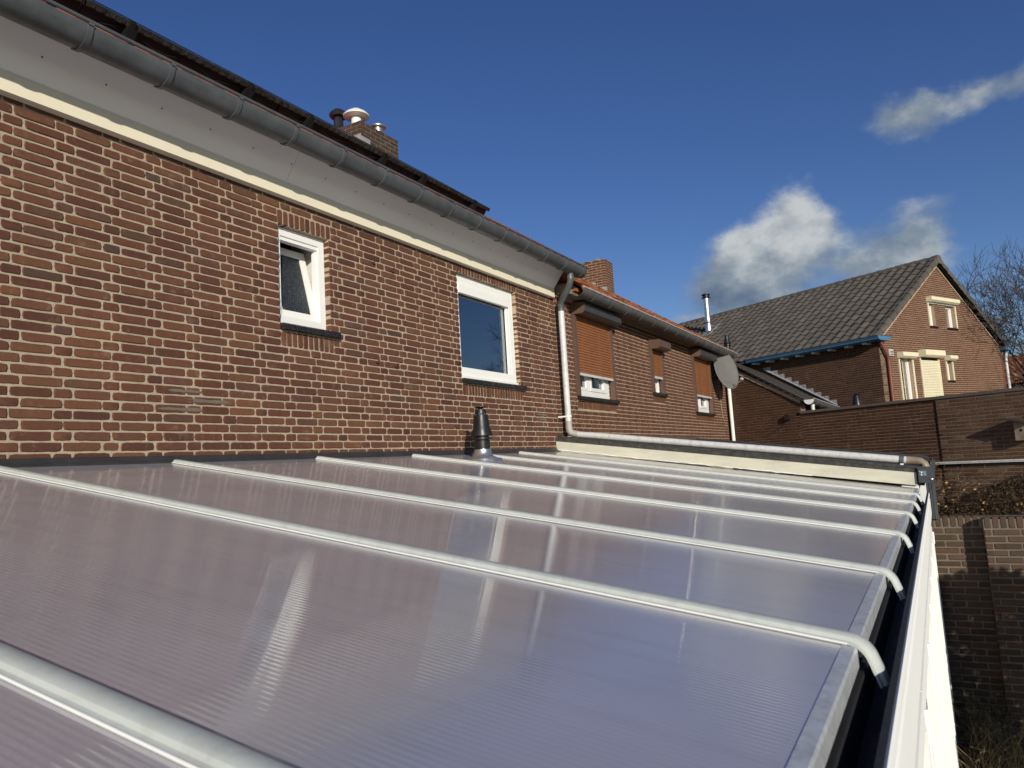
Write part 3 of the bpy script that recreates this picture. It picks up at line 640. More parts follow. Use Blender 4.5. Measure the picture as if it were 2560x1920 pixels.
# -- large window with reflecting pane
e = MB(); frame_rect(e, W2[0], W2[1], W2[2], W2[3], 0.055, 0.13, 0.085, 0.13, 0.10); f2 = e.build('window', 'white', house); f2['label'] = 'white frame of the wide window with blue reflecting pane'
jx0, jx1, jz0, jz1 = W2[0] + 0.085, W2[1] - 0.085, W2[2] + 0.13, W2[3] - 0.10
MB().box(jx0, jx1 - 0.03, 0.035, 0.075, jz1 - 0.10, jz1 - 0.012).build('screen_box', 'white', f2)
MB().box(W2[0] + 0.0, W2[1], 0.03, 0.056, W2[2] - 0.004, W2[2] + 0.035).box(jx0, jx1, 0.045, 0.056, jz1 - 0.012, jz1 + 0.012).build('sill_profile', 'white', f2)
MB().box(jx1 - 0.045, jx1 - 0.012, 0.06, 0.09, jz0, jz1 - 0.1).box(jx1 - 0.008, jx1, 0.075, 0.10, jz0, jz1 - 0.1).build('guide_rail', 'white', f2)
MB().box(jx0, jx1, 0.10, 0.108, jz0, jz1 - 0.05).build('pane', 'glass_sky', f2)
MB().box(jx0 - .02, jx1 + .02, 0.16, 0.165, jz0 - .02, jz1 - 0.34).build('blind', 'curtain', f2)  # blue-grey of the mirrored sky is put into this colour
MB().box(jx0 - .2, jx1 + .2, 0.23, 0.24, jz0 - .2, jz1 + .2).build('dark_curtain', 'curtain_dark', f2)
sill(house, W2[0] - 0.0, W2[1] + 0.075, W2[2], 13)

# ================================================================== SOLAR PANELS (rest on the roof)
pitch_ = 1.44
ORD = ['rightmost', 'second from the right', 'third from the right', 'fourth from the right', 'fifth from the right']
ez_ = Vector((0, -sl, 1)).normalized()
for k in range(5):
    x1 = 6.55 - pitch_ * k; x0 = x1 - pitch_ + 0.012
    o0 = Vector((x0, -0.275, 5.715)); t = thing('solar_panel', 'black solar panel along the eave, ' + ORD[k] + ' in the row', 'solar panel', (x0, -0.275, 5.6), 'solar panels above the grey gutter')
    fb = MB(); w = x1 - x0; Lp = 1.0
    fb.obox(o0, Vector((w, 0, 0)), eyv * 0.03, ez_ * 0.036); fb.obox(o0 + eyv * (Lp - 0.03), Vector((w, 0, 0)), eyv * 0.03, ez_ * 0.036)
    fb.obox(o0 + eyv * 0.03, Vector((0.03, 0, 0)), eyv * (Lp - 0.06), ez_ * 0.036); fb.obox(o0 + eyv * 0.03 + Vector((w - 0.03, 0, 0)), Vector((0.03, 0, 0)), eyv * (Lp - 0.06), ez_ * 0.036)
    for j in range(24): fb.obox(o0 + Vector((0.02 + j * w / 24, 0, 0)) - eyv * 0.004 + ez_ * 0.006, Vector((w / 60, 0, 0)), eyv * 0.004, ez_ * 0.024)
    fb.build('frame', 'panel_frame', t)
    MB().obox(o0 + eyv * 0.03 + Vector((0.03, 0, 0)) + ez_ * 0.022, Vector((w - 0.06, 0, 0)), eyv * (Lp - 0.06), ez_ * 0.008).build('glass_sheet', 'panel', t)
    MB().obox(o0 + eyv * 0.035 - ez_ * 0.075, Vector((w, 0, 0)), eyv * 0.04, ez_ * 0.074).build('gap_shade_rail', 'black', t)  # black bar added to imitate the dark shade below the panel frame
    for fx in (0.27, 1.14):
        cb = MB(); c0_ = o0 + Vector((fx - 0.03, 0, 0)); cb.obox(c0_ - eyv * 0.02 - ez_ * 0.07, Vector((0.06, 0, 0)), eyv * 0.10, ez_ * 0.07); cb.obox(c0_ + Vector((0.012, 0, 0)) - eyv * 0.012 - ez_ * 0.0, Vector((0.03, 0, 0)), eyv * 0.03, ez_ * 0.044); cb.build('clamp', 'black', t)
    cab = [o0 + Vector((0.1 + i * 0.11, -0.0, 0)) - ez_ * (0.035 + 0.022 * math.sin(i * 1.7 + k)) + eyv * 0.02 for i in range(12)]
    MB().tube(cab, 0.004, 5).build('cable', 'black', t)

# ================================================================== CONSERVATORY
cons = thing('conservatory', 'low lean-to roof of ribbed plastic sheets with white facade below', 'conservatory', (4, -3.9, GZ))
RS = 0.1538; rz = lambda y: 3.157 + RS * y                       # roof surface
sd = Vector((0, -1, -RS)).normalized(); rn = Vector((0, -RS, 1)).normalized()
BARS = [-0.55, 0.66, 1.89, 2.93, 4.14, 5.32, 6.31, 7.27]
YT, YB = -0.03, -3.925
edges = BARS + [8.345]
for a, b in zip(edges[:-1], edges[1:]):
    m = MB(); p = 0.0155; nr = int((b - a) / p); pts = []
    for i in range(nr * 6 + 1):
        x = a + (b - a) * i / (nr * 6); ph = (i % 6) / 6
        hgt = 0.00015 * math.cos(2 * math.pi * ph) + 0.00005 * math.cos(4 * math.pi * ph); pts.append((x, hgt))
    n = len(pts); rows = SEG(YT, YB, 3)
    vs = [Vector((x, y, rz(y))) + rn * h for y in rows for x, h in pts]
    fs = [(j * n + i, j * n + n + i, j * n + n + i + 1, j * n + i + 1) for j in range(2) for i in range(n - 1)]
    o_ = len(vs); vs += [Vector((x, y, rz(y))) - rn * 0.016 for y in (YT, YB) for x in (a, b)]
    fs += [(o_, o_ + 1, o_ + 3, o_ + 2)]
    m.add(vs, fs); m.build('roof_sheet', 'poly', cons, 180)
def bar(x):
    prof = [(-0.032, 0.0), (-0.032, 0.005), (-0.024, 0.007), (-0.0215, 0.016), (-0.014, 0.0205), (0.014, 0.0205), (0.0215, 0.016), (0.024, 0.007), (0.032, 0.005), (0.032, 0.0)]
    path = []
    for t in SEG(0, 1, 4):
        y = -0.075 + (YB + 0.075) * t; path.append((Vector((x, y, rz(y) + 0.001)), Vector((1, 0, 0)), rn))
    P_ = Vector((x, YB, rz(YB) + 0.001)); a0 = math.atan2(RS, 1); rad = 0.05; C_ = P_ - rn * rad
    for k in range(1, 9):
        a = a0 + math.radians(62) * k / 8; nn = Vector((0, -math.sin(a), math.cos(a))); path.append((C_ + nn * rad, Vector((1, 0, 0)), nn))
    o, A, B = path[-1]; d = Vector((0, -B.z, B.y)); path.append((o + d * 0.06, A, B))
    pr_ = [(p[0] * (1.0), p[1]) for p in prof]
    return MB().sweep(pr_, path)
bme = None
for x in BARS:
    o = bar(x).build('glazing_bar', 'alu', cons, 32)
    MB().tube([(x - 0.034, -0.08, rz(-0.08) + 0.004), (x - 0.034, YB, rz(YB) + 0.004)], 0.003, 6).build('gasket', 'white', o, 60)
# closing strips along the lower sheet edges
for a, b in zip(edges[:-1], edges[1:]):
    c = MB(); o0 = Vector((a + 0.042, YB + 0.008, rz(YB + 0.008) + 0.002)); w = b - a - 0.084
    pf = [(0, 0), (0.026, -0.004), (0.030, -0.010), (0.030, -0.046), (0.022, -0.046), (0.022, -0.016), (0, -0.012)]
    c.prism([o0 + Vector((0, -p_[0], 0)) + Vector((0, 0, p_[1])) for p_ in pf], (w, 0, 0)); c.build('edge_trim', 'alu_mill', cons)
# flashing against the house wall
MB().prism([(-0.8, -0.001, 3.195), (-0.8, -0.018, 3.192), (-0.8, -0.040, 3.165), (-0.8, -0.075, 3.150), (-0.8, -0.075, 3.146), (-0.8, -0.001, 3.148)], (9.12, 0, 0)).build('wall_flashing', 'flash', cons)
# gutter behind the white facade
ZL = 2.505
gt = MB(); gt.box(-0.9, 8.31, -3.952, -3.940, ZL - 0.12, ZL - 0.012); gt.box(-0.9, 8.31, -4.012, -3.952, ZL - 0.12, ZL - 0.108); gt.box(-0.9, 8.31, -4.018, -4.0128, ZL - 0.12, ZL - 0.051)
gto = gt.build('gutter', 'rubber', cons)
MB().box(-0.9, 8.31, -4.0245, -4.0125, ZL - 0.05, ZL + 0.003).build('rubber_edge', 'rubber', gto)
MB().prism([(-0.9, -4.025, ZL - 0.20), (-0.9, -4.025, ZL - 0.001), (-0.9, -4.030, ZL + 0.001), (-0.9, -4.034, ZL - 0.004), (-0.9, -4.034, ZL - 0.03), (-0.9, -4.028, ZL - 0.036), (-0.9, -4.028, ZL - 0.05), (-0.9, -4.034, ZL - 0.056), (-0.9, -4.034, ZL - 0.2)], (9.2, 0, 0)).build('gutter_fascia', 'white', gto)
# facade: posts, folding door leaves
fc = MB(); fc.box(-0.9, 8.30, -4.000, -3.93, 2.20, 2.299); fc.box(-0.9, 8.30, -4.0, -3.93, GZ, GZ + 0.06); fc.box(8.18, 8.30, -4.01, -3.93, GZ + .06, 2.20); fc.box(-0.9, -0.8, -4.01, -3.93, GZ + .06, 2.2); fc.build('facade_frame', 'white', cons)
xs = [-0.8, 0.1, 1.0, 1.9, 2.80, 3.70, 4.60, 5.50, 6.40, 7.30, 8.18]
for a, b in zip(xs[:-1], xs[1:]):
    d = MB(); frame_rect(d, a + 0.004, b - 0.004, GZ + 0.065, 2.195, -4.022, -3.955, 0.085, 0.35, 0.09)
    d.box(a + 0.089, a + 0.105, -4.028, -4.0, GZ + 0.455, 2.105); d.box(b - 0.105, b - 0.089, -4.028, -4.0, GZ + 0.455, 2.105)
    dl = d.build('door_leaf', 'white', cons)
    box('pane', 'glass', dl, a + 0.085, b - 0.085, -3.99, -3.98, GZ + 0.41, 2.11)
    for hz in (2.03,):
        MB().tube([(b, -4.024, hz), (b, -4.024, hz + 0.055)], 0.009, 10).tube([(b, -4.024, hz + 0.0555), (b, -4.024, hz + 0.11)], 0.010, 10).build('hinge', 'white', dl, 50)
# upright end board of clouded sheet, with sealant bead and dark flashing on top
eb = MB(); bt = lambda y: 3.297 + (y / -3.94) * (2.713 - 3.297); bbm = lambda y: 3.155 + (y / -3.94) * (2.575 - 3.155)
N = 18; vs = []
for y in (0.0, -3.94):
    for i in range(N * 2 + 1):
        t = i / (N * 2); vs.append((8.35 - (0.0012 if i % 2 else 0), y, bbm(y) + (bt(y) - bbm(y)) * t))
m_ = N * 2 + 1; eb.add(vs, [(i, i + 1, m_ + i + 1, m_ + i) for i in range(m_ - 1)])
eb.prism([(8.353, 0, bbm(0)), (8.353, 0, bt(0)), (8.353, -3.94, bt(-3.94)), (8.353, -3.94, bbm(-3.94))], (0.02, 0, 0))
ebo = eb.build('end_board', 'polyboard', cons)
rg = random.Random(5); path = []
y = -0.02
while y > -3.0:
    path.append((8.347 - rg.uniform(0, 0.004), y, rz(y) + 0.016 + rg.uniform(-0.003, 0.006))); y -= rg.uniform(0.03, 0.07)
MB().tube(path, [rg.uniform(0.004, 0.009) for _ in path], 6).build('sealant_bead', 'silicone', ebo, 60)
MB().prism([(8.342, 0.0, bt(0) - 0.012), (8.342, 0.0, bt(0) + 0.034), (8.342, -3.95, bt(-3.95) + 0.026), (8.342, -3.95, bt(-3.95) - 0.008)], (0.006, 0, 0)).build('top_flashing', 'bitumen', ebo)

# flue through the plastic roof
fl = thing('roof_flue', 'black conical flue on a steel collar standing on the plastic roof', 'flue', (5.87, -0.46, rz(-0.46)))
fc_ = (5.87, -0.46, rz(-0.46) + 0.0)
flp = MB().lathe(fc_, [(0.19, -0.03), (0.175, 0.002), (0.13, 0.012), (0.100, 0.026), (0.085, 0.05), (0.077, 0.085), (0.0765, 0.09)], 32).build('collar', 'steel', fl, 40)
MB().lathe(fc_, [(0.074, 0.088), (0.074, 0.165), (0.079, 0.168), (0.079, 0.172), (0.062, 0.174), (0.062, 0.215)], 32).build('body', 'black', fl, 35)
MB().lathe(fc_, [(0.094, 0.182), (0.094, 0.194), (0.075, 0.196), (0.075, 0.206), (0.066, 0.208)], 32).build('rim', 'black', fl, 35)
MB().lathe(fc_, [(0.060, 0.214), (0.103, 0.214), (0.104, 0.222), (0.082, 0.29), (0.076, 0.33), (0.066, 0.412), (0.050, 0.416)], 32).build('skirt', 'black', fl, 40)
MB().lathe(fc_, [(0.048, 0.412), (0.048, 0.425), (0.056, 0.427), (0.052, 0.462), (0.02, 0.464)], 32).build('cap', 'black', fl, 40)
MB().lathe(fc_, [(0.016, 0.464), (0.018, 0.474), (0.060, 0.486), (0.060, 0.490), (0.01, 0.487)], 32).build('disc', 'black', fl, 30)
for k in range(6):
    a = k * math.pi / 3 + 0.3; MB().box(-0.004, 0.004, -0.004, 0.004, 0, 0.03).build('spacer', 'steel', fl).matrix_basis = Matrix.Translation((fc_[0] + 0.05 * math.cos(a), fc_[1] + 0.05 * math.sin(a), fc_[2] + 0.405))

# ================================================================== NEIGHBOUR'S FLAT EXTENSION
ext = thing('flat_roof_extension', 'neighbour\'s dark flat roof extension carrying a long grey drain pipe', 'extension', (11, -2, GZ))
nz = lambda y: 3.322 + 0.148 * y
MB().prism([(8.375, 0.0, nz(0)), (8.375, -4.0, nz(-4)), (8.375, -4.0, nz(-4) - 0.16), (8.375, 0.0, nz(0) - 0.16)], (6.07, 0, 0)).build('roof_deck', 'bitumen', ext)
MB().box(8.38, 14.4, -3.95, -3.8, GZ, nz(-3.9) - 0.165).box(14.25, 14.4, -3.79, -0.01, GZ, nz(-3.9) - 0.165).build('wall', 'white', ext)
MB().prism([(14.40, 0.0, nz(0)), (14.40, 0.0, nz(0) + 0.03), (14.40, -4.0, nz(-4) + 0.03), (14.40, -4.0, nz(-4))], (0.05, 0, 0)).build('edge_trim', 'flash', ext)
MB().prism([(10.8, -0.005, nz(0) - 0.02), (10.8, -0.005, nz(0) + 0.035), (10.8, -0.05, nz(0) + 0.012), (10.8, -0.05, nz(0) - 0.02)], (3.6, 0, 0)).build('wall_flashing', 'browncap', ext)
pz = lambda y: 3.372 + (y + 0.1) * 0.1455
pp = MB().tube([(8.535, -0.20, pz(-0.20)), (8.535, -2.0, pz(-2.0)), (8.535, -3.875, pz(-3.875))], 0.040, 20).build('drain_pipe', 'pvc', ext, 50)
MB().tube([(8.5, -0.12, 3.45), (8.502, -0.122, 3.41), (8.51, -0.135, 3.385), (8.522, -0.16, 3.372), (8.535, -0.22, pz(-0.22))], 0.045, 16).build('elbow', 'pvc_dirty', pp, 50)
MB().tube([(8.535, -3.80, pz(-3.80)), (8.535, -3.84, pz(-3.84))], 0.046, 20).build('clamp', 'zinc', pp, 40)
MB().box(8.46, 8.49, -3.835, -3.805, pz(-3.82) - 0.06, pz(-3.82) - 0.035).build('clip', 'white', pp)
MB().tube([(8.535, -3.865, pz(-3.865)), (8.535, -3.94, pz(-3.94)), (8.535, -3.985, pz(-3.95) - 0.008), (8.535, -4.015, pz(-3.95) - 0.035), (8.535, -4.03, pz(-3.95) - 0.08)], 0.042, 18).build('elbow', 'pvc_brown', pp, 50)
MB().prism([(8.37, 0.0, nz(0) + 0.002), (8.37, 0.0, nz(0) + 0.026), (8.37, -3.95, nz(-3.95) + 0.026), (8.37, -3.95, nz(-3.95) + 0.002)], (0.06, 0, 0)).build('roof_edge', 'bitumen', ext)
# anthracite gutter end, fin and post
ga = MB(); ga.prism([(8.31, -3.955, 2.604), (8.31, -3.957, 2.762), (8.31, -4.070, 2.757), (8.31, -4.094, 2.72), (8.31, -4.096, 2.64), (8.31, -4.076, 2.601)], (0.02, 0, 0)); gao = ga.build('gutter_end_plate', 'anth', ext)
MB().box(8.33, 14.4, -4.090, -4.082, 2.60, 2.72).box(8.33, 14.4, -4.082, -3.962, 2.60, 2.607).build('eaves_gutter', 'anth', ext)
MB().prism([(8.332, -4.062, 2.745), (8.332, -4.107, 2.70), (8.332, -4.109, 2.80), (8.332, -4.100, 2.835), (8.332, -4.092, 2.828)], (0.05, 0, 0)).build('gutter_fin', 'anth', ext)
pst = MB().box(8.315, 8.345, -4.090, -4.012, 2.25, 2.599).box(8.308, 8.316, -4.088, -4.062, 2.25, 2.599).box(8.308, 8.316, -4.045, -4.040, 2.25, 2.599).build('corner_post', 'anth', ext)
b = MB(); rg = random.Random(2); nx_, nz_ = 6, 5
b.add([(8.308 - rg.uniform(0, 0.005), -3.967 - 0.062 * i / nx_, 2.672 + 0.045 * j / nz_ + rg.uniform(-0.003, 0.003)) for j in range(nz_ + 1) for i in range(nx_ + 1)], [(j * (nx_ + 1) + i, (j + 1) * (nx_ + 1) + i, (j + 1) * (nx_ + 1) + i + 1, j * (nx_ + 1) + i + 1) for j in range(nz_) for i in range(nx_)])
b.build('foil_patch', 'foil', gao)
o = MB().lathe((0, 0, 0), [(0.012, 0), (0.012, 0.008), (0.004, 0.012)], 10).build('bolt', 'steel', gao, 40); o.matrix_basis = Matrix.Translation((8.31, -4.068, 2.634)) @ Matrix.Rotation(-math.pi / 2, 4, 'Y')

# ================================================================== NEXT HOUSE IN THE ROW
h2 = thing('brick_house', 'brown brick house with orange roller shutters and orange tiled roof', 'house', (13, 0.1, GZ))
X0, X1 = XE + 0.002, 17.43
SH = [(9.07, 10.42, 3.90, 5.03), (12.19, 12.80, 4.13, 4.89), (14.76, 16.05, 3.88, 5.01)]    # outer edges of the guide rails
hol = [(a + 0.03, b - 0.03, c, d + 0.10) for a, b, c, d in SH]
wl2 = slab('wall', 'mortar2', h2, (0, 0, 0), (0, -1, 0), X0, X1, GZ, 5.30, hol, 0.2)
un2 = [(a + 0.02, b + 0.06, c - 3 * 0.0595, c) for a, b, c, d in SH]
rc = courses(X0, X1, 3.10, 5.19, 0.0595, 0.0068, 'monk', hol + un2, None, 0.2215, 9.0, 3.05, 0)
for un in un2:
    k = max(3, round((un[1] - un[0]) / 0.060)); st = (un[1] - un[0]) / k
    rc += [(un[0] + i * st + 0.003, un[0] + (i + 1) * st - 0.003, un[2] + 0.004, un[3] - 0.062) for i in range(k)]
lay(wl2, (0, 0, 0), (0, -1, 0), rc, BrickSet('brick2', 10, 0.0027, 0.0035, 0.08, 0.208, 0.098, 0.048, 21, 8), 300)
MB().box(X0, X1, -0.03, -0.004, 5.185, 5.205).build('mortar_bed', 'mortarstrip', h2)
MB().box(X0, X1, -0.20, -0.002, 5.206, 5.33).build('eaves_board', 'wood', h2)
half_gutter(h2, 8.70, 17.3, -0.28, 5.263, 0.095, 'zinc2', [9.1 + 0.62 * k for k in range(14)], 'zinc2', 'zinc_pale', 17.29)
s2 = 0.655; ry2 = lambda y: 5.325 + s2 * (y + 0.30)
ev2 = Vector((0, 1, s2)).normalized()
rf2 = MB().prism([(8.72, -0.24, ry2(-0.24) - 0.11), (8.72, -0.24, ry2(-0.24) - 0.06), (8.72, 4.0, ry2(4.0) - 0.06), (8.72, 8.2, 5.4), (8.72, 0.02, 5.22)][::-1], (8.68, 0, 0)).build('roof', 'tile_orange', h2)
lay_tiles(rf2, pantile(0.215, 0.40, 0.045, 0.022, 6), 'tile_orange', (8.73, -0.31, ry2(-0.31) - 0.055), (1, 0, 0), ev2, 40, 15, 0.215, 0.335, 300, drop=0.012)
for i in range(26):
    a = 8.75 + i * 0.333; MB().lathe((0, 0, 0), [(0.115, 0), (0.12, 0.02), (0.10, 0.36)], 12).build('ridge_tile', 'tile_orange', rf2, 40).matrix_basis = Matrix.Translation((a, 4.0, ry2(4.0) - 0.07)) @ Matrix.Rotation(math.pi / 2, 4, 'Y')
MB().tube([(8.76, y, ry2(y) + 0.03) for y in SEG(-0.2, 4.0, 14)], [0.075 if i % 2 else 0.095 for i in range(14)], 10).build('verge_tile', 'tile_orange', rf2, 50)
c2 = chimney(h2, 15.57, 16.03, 2.03, 2.80, 6.4, 7.63, 0.0597, 'brick2', 'mortar_far', 33)
MB().box(15.555, 15.565, 2.02, 2.9, 6.5, 6.98).box(15.555, 15.565, 2.3, 2.9, 6.98, 7.12).box(15.56, 15.75, 2.015, 2.025, 6.4, 6.83).build('lead_flashing', 'lead', c2)
b = MB(); rg = random.Random(8)
for i in range(9): x = rg.uniform(15.6, 15.95); y = rg.uniform(2.1, 2.7); b.lathe((x, y, 7.625), [(0.07, 0), (0.09, 0.01), (0.06, rg.uniform(0.02, 0.05))], 7)
ob = b.build('lichen_crust', 'lichen', c2, 60); ob['kind'] = 'stuff'
# windows and shutters
WN = ['wide orange roller shutter beside the grey downpipe', 'narrow orange roller shutter over teal curtain', 'orange roller shutter beside the satellite dish']
BOXM = ['dark_alu', 'brown_alu', 'dark_alu']; BAR = [4.21, 4.405, 4.222]
for i, (a, b_, c, d) in enumerate(SH):
    w = MB(); y0, y1 = 0.06, 0.12; frame_rect(w, a + 0.04, b_ - 0.04, c, d, y0, y1, 0.03 if i == 1 else 0.075, 0.02 if i == 1 else 0.10)
    wo_ = w.build('window', 'whitewood', h2)
    if i != 1:
        m = MB(); mid = a + (b_ - a) * 0.42; m.box(mid - 0.03, mid + 0.03, y0 - 0.006, y1, c + 0.10, d - 0.08); m.build('mullion', 'whitewood', wo_)
        m = MB(); frame_rect(m, mid + 0.03, b_ - 0.20, c + 0.10, d - 0.08, y0 - 0.012, y1 - 0.01, 0.05); m.box(b_ - 0.19, b_ - 0.116, y0 - 0.004, y1 - 0.01, c + 0.1, d - 0.08); m.build('sash', 'whitewood', wo_)
        m = MB(); frame_rect(m, a + 0.116, mid - 0.03, c + 0.10, d - 0.08, y0 - 0.004, y1 - 0.01, 0.045); m.build('sash', 'whitewood', wo_)
    box('pane', 'glass', wo_, a + 0.1, b_ - 0.1, y0 + 0.03, y0 + 0.036, c + 0.05, d - 0.05)
    box('curtain', 'teal' if i == 1 else 'net', wo_, a + 0.05, b_ - 0.05 if i == 1 else a + (b_ - a) * 0.36, 0.14, 0.15, c + 0.02, d - 0.05)
    MB().box(a, b_, 0.30, 0.31, c - 0.1, d + 0.1).build('room', 'dark', wo_)
    t = MB().box(a, a + 0.055, -0.045, 0.03, c, d).build('roller_shutter', 'brown_alu', h2); t['label'] = WN[i]
    MB().box(b_ - 0.055, b_, -0.045, 0.03, c, d).build('guide_rail', 'brown_alu', t)
    MB().prism([(a - 0.005, -0.005, d - 0.01), (a - 0.005, -0.17, d - 0.01), (a - 0.005, -0.205, d - 0.002 + 0.02), (a - 0.005, -0.205, d + 0.135), (a - 0.005, -0.005, d + 0.15)][::-1], (b_ - a + 0.01, 0, 0)).build('shutter_box', BOXM[i], t)
    MB().prism([(a - 0.009, -0.003, d - 0.012), (a - 0.009, -0.172, d - 0.012), (a - 0.009, -0.208, d + 0.016), (a - 0.009, -0.208, d + 0.137), (a - 0.009, -0.003, d + 0.152)][::-1], (0.004, 0, 0)).build('end_cheek', 'brown_alu', t)
    zz = BAR[i]; MB().box(a + 0.05, b_ - 0.05, -0.026, -0.008, zz - 0.022, zz + 0.012).build('bottom_bar', 'pvc', t)
    sh_ = 0.0385; sm2 = MB(); L_ = b_ - a - 0.10
    sm2.prism([(0, 0, 0), (0, -0.007, 0.004), (0, -0.010, 0.016), (0, -0.007, 0.031), (0, 0, 0.0355)][::-1], (L_, 0, 0)); sme = sm2.mesh('slat', 'slat')
    z_ = zz + 0.013
    while z_ < d - 0.01:
        o = link('slat', sme, t); o.location = (a + 0.05, -0.012, z_); z_ += sh_
    sill(h2, a + 0.02, b_ + 0.09, c, 6 if i == 1 else 13, out=0.055)
# second downpipe
dp = MB().tube([(17.33, -0.10, 4.9), (17.33, -0.10, 3.05)], 0.040, 16).build('downpipe', 'white', h2, 50)
MB().tube([(17.33, -0.10, 4.36), (17.33, -0.10, 4.39)], 0.045, 16).build('pipe_collar', 'white', dp, 50)
MB().tube([(17.2, -0.28, 5.17), (17.22, -0.27, 5.12), (17.32, -0.12, 4.95), (17.33, -0.1, 4.88)], 0.04, 14).build('pipe_bend', 'zinc2', dp, 50)
# dangling aerial cable
MB().tube([(16.75, -0.02, 4.40), (16.80, -0.015, 4.2), (16.82, -0.012, 4.0), (16.9, -0.012, 3.8), (17.1, -0.012, 3.62), (17.2, -0.012, 3.58)], 0.008, 6).build('cable', 'mortarstrip', h2)
# satellite dish
sd_ = thing('satellite_dish', 'grey oval satellite dish mounted on the brown wall by the white downpipe', 'satellite dish', (16.6, 0, 4.4))
dc = Vector((16.38, -0.27, 4.835)); dn = Vector((-0.46, -0.84, 0.22)).normalized()
dxx = Vector((0, 0, 1)).cross(dn).normalized(); dyy = dn.cross(dxx)
b = MB(); n = 40; rings = 6; vs = []
for j in range(rings + 1):
    r = j / rings
    for k in range(n):
        a = 2 * math.pi * k / n; vs.append(dc + dxx * (0.345 * r * math.cos(a)) + dyy * (0.455 * r * math.sin(a)) + dn * (0.05 * r * r))
for k in range(n):
    a = 2 * math.pi * k / n; vs.append(dc + dxx * (0.352 * math.cos(a)) + dyy * (0.462 * math.sin(a)) + dn * 0.046)
for k in range(n):
    a = 2 * math.pi * k / n; vs.append(dc + dxx * (0.345 * math.cos(a)) + dyy * (0.455 * math.sin(a)) + dn * 0.028)
fs = [(j * n + k, j * n + (k + 1) % n, (j + 1) * n + (k + 1) % n, (j + 1) * n + k) for j in range(rings + 2) for k in range(n)]
vs2 = [dc - dn * 0.012]; 
b.add(vs, fs); b.build('reflector', 'dish', sd_, 50)
for ax, ay in ((-0.09, -0.10), (0.0, -0.11), (-0.04, -0.30), (0.05, -0.30)):
    o = MB().lathe((0, 0, 0), [(0.009, 0), (0.007, 0.005)], 8).build('bolt', 'black', sd_); r_ = math.hypot(ax / 0.345, ay / 0.455)
    o.matrix_basis = Matrix.Translation(dc + dxx * ax + dyy * ay + dn * (0.05 * r_ * r_ + 0.001)) @ dn.to_track_quat('Z', 'Y').to_matrix().to_4x4()
lnb = dc + dn * 0.42 - dyy * 0.36
MB().tube([dc - dyy * 0.40 - dn * 0.02, dc - dyy * 0.44 + dn * 0.06, lnb], 0.010, 8).build('feed_arm', 'zinc_pale', sd_, 50)
MB().tube([lnb - dn * 0.02, lnb - dn * 0.06 + dyy * 0.02], 0.028, 12).build('receiver', 'pvc', sd_, 40)
MB().tube([dc - dn * 0.02, dc - dn * 0.10, (16.62, -0.12, 4.72), (16.64, 0.01, 4.70)], 0.022, 10).build('wall_bracket', 'black', sd_, 50)
MB().lathe((16.56, -0.12, 4.42), [(0.02, 0), (0.02, 0.5)], 10).build('mast', 'black', sd_, 50)

# ================================================================== OBLIQUE BUILDINGS BEHIND
AZ = math.radians(63); U = Vector((math.cos(AZ), math.sin(AZ), 0)); V = Vector((math.sin(AZ), -math.cos(AZ), 0))
C0 = Vector((17.435, 0, 0))
# -- low house with slate roof beside the row (its gable wall runs towards the camera)
h3 = thing('slate_roofed_house', 'dark brown brick house end with low slate roof and stepped lead', 'house', (18.5, -0.9, GZ))
PB = 0.0577
vz = lambda t: 4.938 + (t - 0.313) / (1.955 - 0.313) * (4.034 - 4.938)     # top of the wall along t
w3 = MB(); P = lambda t, z_, o=0.0: C0 - U * t + V * o + Vector((0, 0, z_))
w3.prism([P(0, GZ, .006), P(1.945, GZ, .006), P(1.945, 4.00, .006), P(1.94, vz(1.94) - 0.01, .006), P(0, vz(0) - 0.01, .006)], V * 0.15)
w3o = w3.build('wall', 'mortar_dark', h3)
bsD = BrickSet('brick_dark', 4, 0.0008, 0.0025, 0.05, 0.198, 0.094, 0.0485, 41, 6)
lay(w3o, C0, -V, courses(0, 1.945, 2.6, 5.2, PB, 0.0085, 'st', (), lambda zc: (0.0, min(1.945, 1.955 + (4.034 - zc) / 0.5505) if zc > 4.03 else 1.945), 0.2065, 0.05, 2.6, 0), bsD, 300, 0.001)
rz3 = lambda y: 4.085 + 0.640 * (y + 1.78)
E0 = P(2.03, 0); 
def on_lw(y): t = (y - OG.y) / U.y; return OG + U * t
OG = Vector((22.29, -3.06, 0))                                                   # near corner of the gable house
ysl = SEG(-1.85, 0.32, 16)
ro3 = MB().prism([(16.40, -1.84, rz3(-1.84) - 0.07), (on_lw(-1.84).x, -1.84, rz3(-1.84) - 0.07), (on_lw(0.3).x, 0.3, rz3(0.3) - 0.07), (17.52, 0.3, rz3(0.3) - 0.07)], (0, 0, 0.03)).build('roof', 'shingle', h3)
for a, b_ in zip(ysl[:-1], ysl[1:]):
    xa = max(C0.x + U.x * (a / U.y), 0) - 0.09; xb = max(C0.x + U.x * (b_ / U.y), 0) - 0.09; m = MB(); up = Vector((0, -0.54, 0.84))
    q0 = [Vector((xa, a, rz3(a))), Vector((on_lw(a).x, a, rz3(a))), Vector((on_lw(b_ + 0.05).x, b_ + 0.05, rz3(b_ + 0.05))), Vector((xb, b_ + 0.05, rz3(b_ + 0.05)))]
    m.add([q0[0] - up * 0.012, q0[1] - up * 0.012, q0[0] + up * 0.012, q0[1] + up * 0.012, q0[2] - up * 0.006, q0[3] - up * 0.006, q0[3] - up * 0.02], [(0, 1, 3, 2), (2, 3, 4, 5), (0, 2, 5, 6)])
    m.build('shingle_course', 'shingle', ro3)
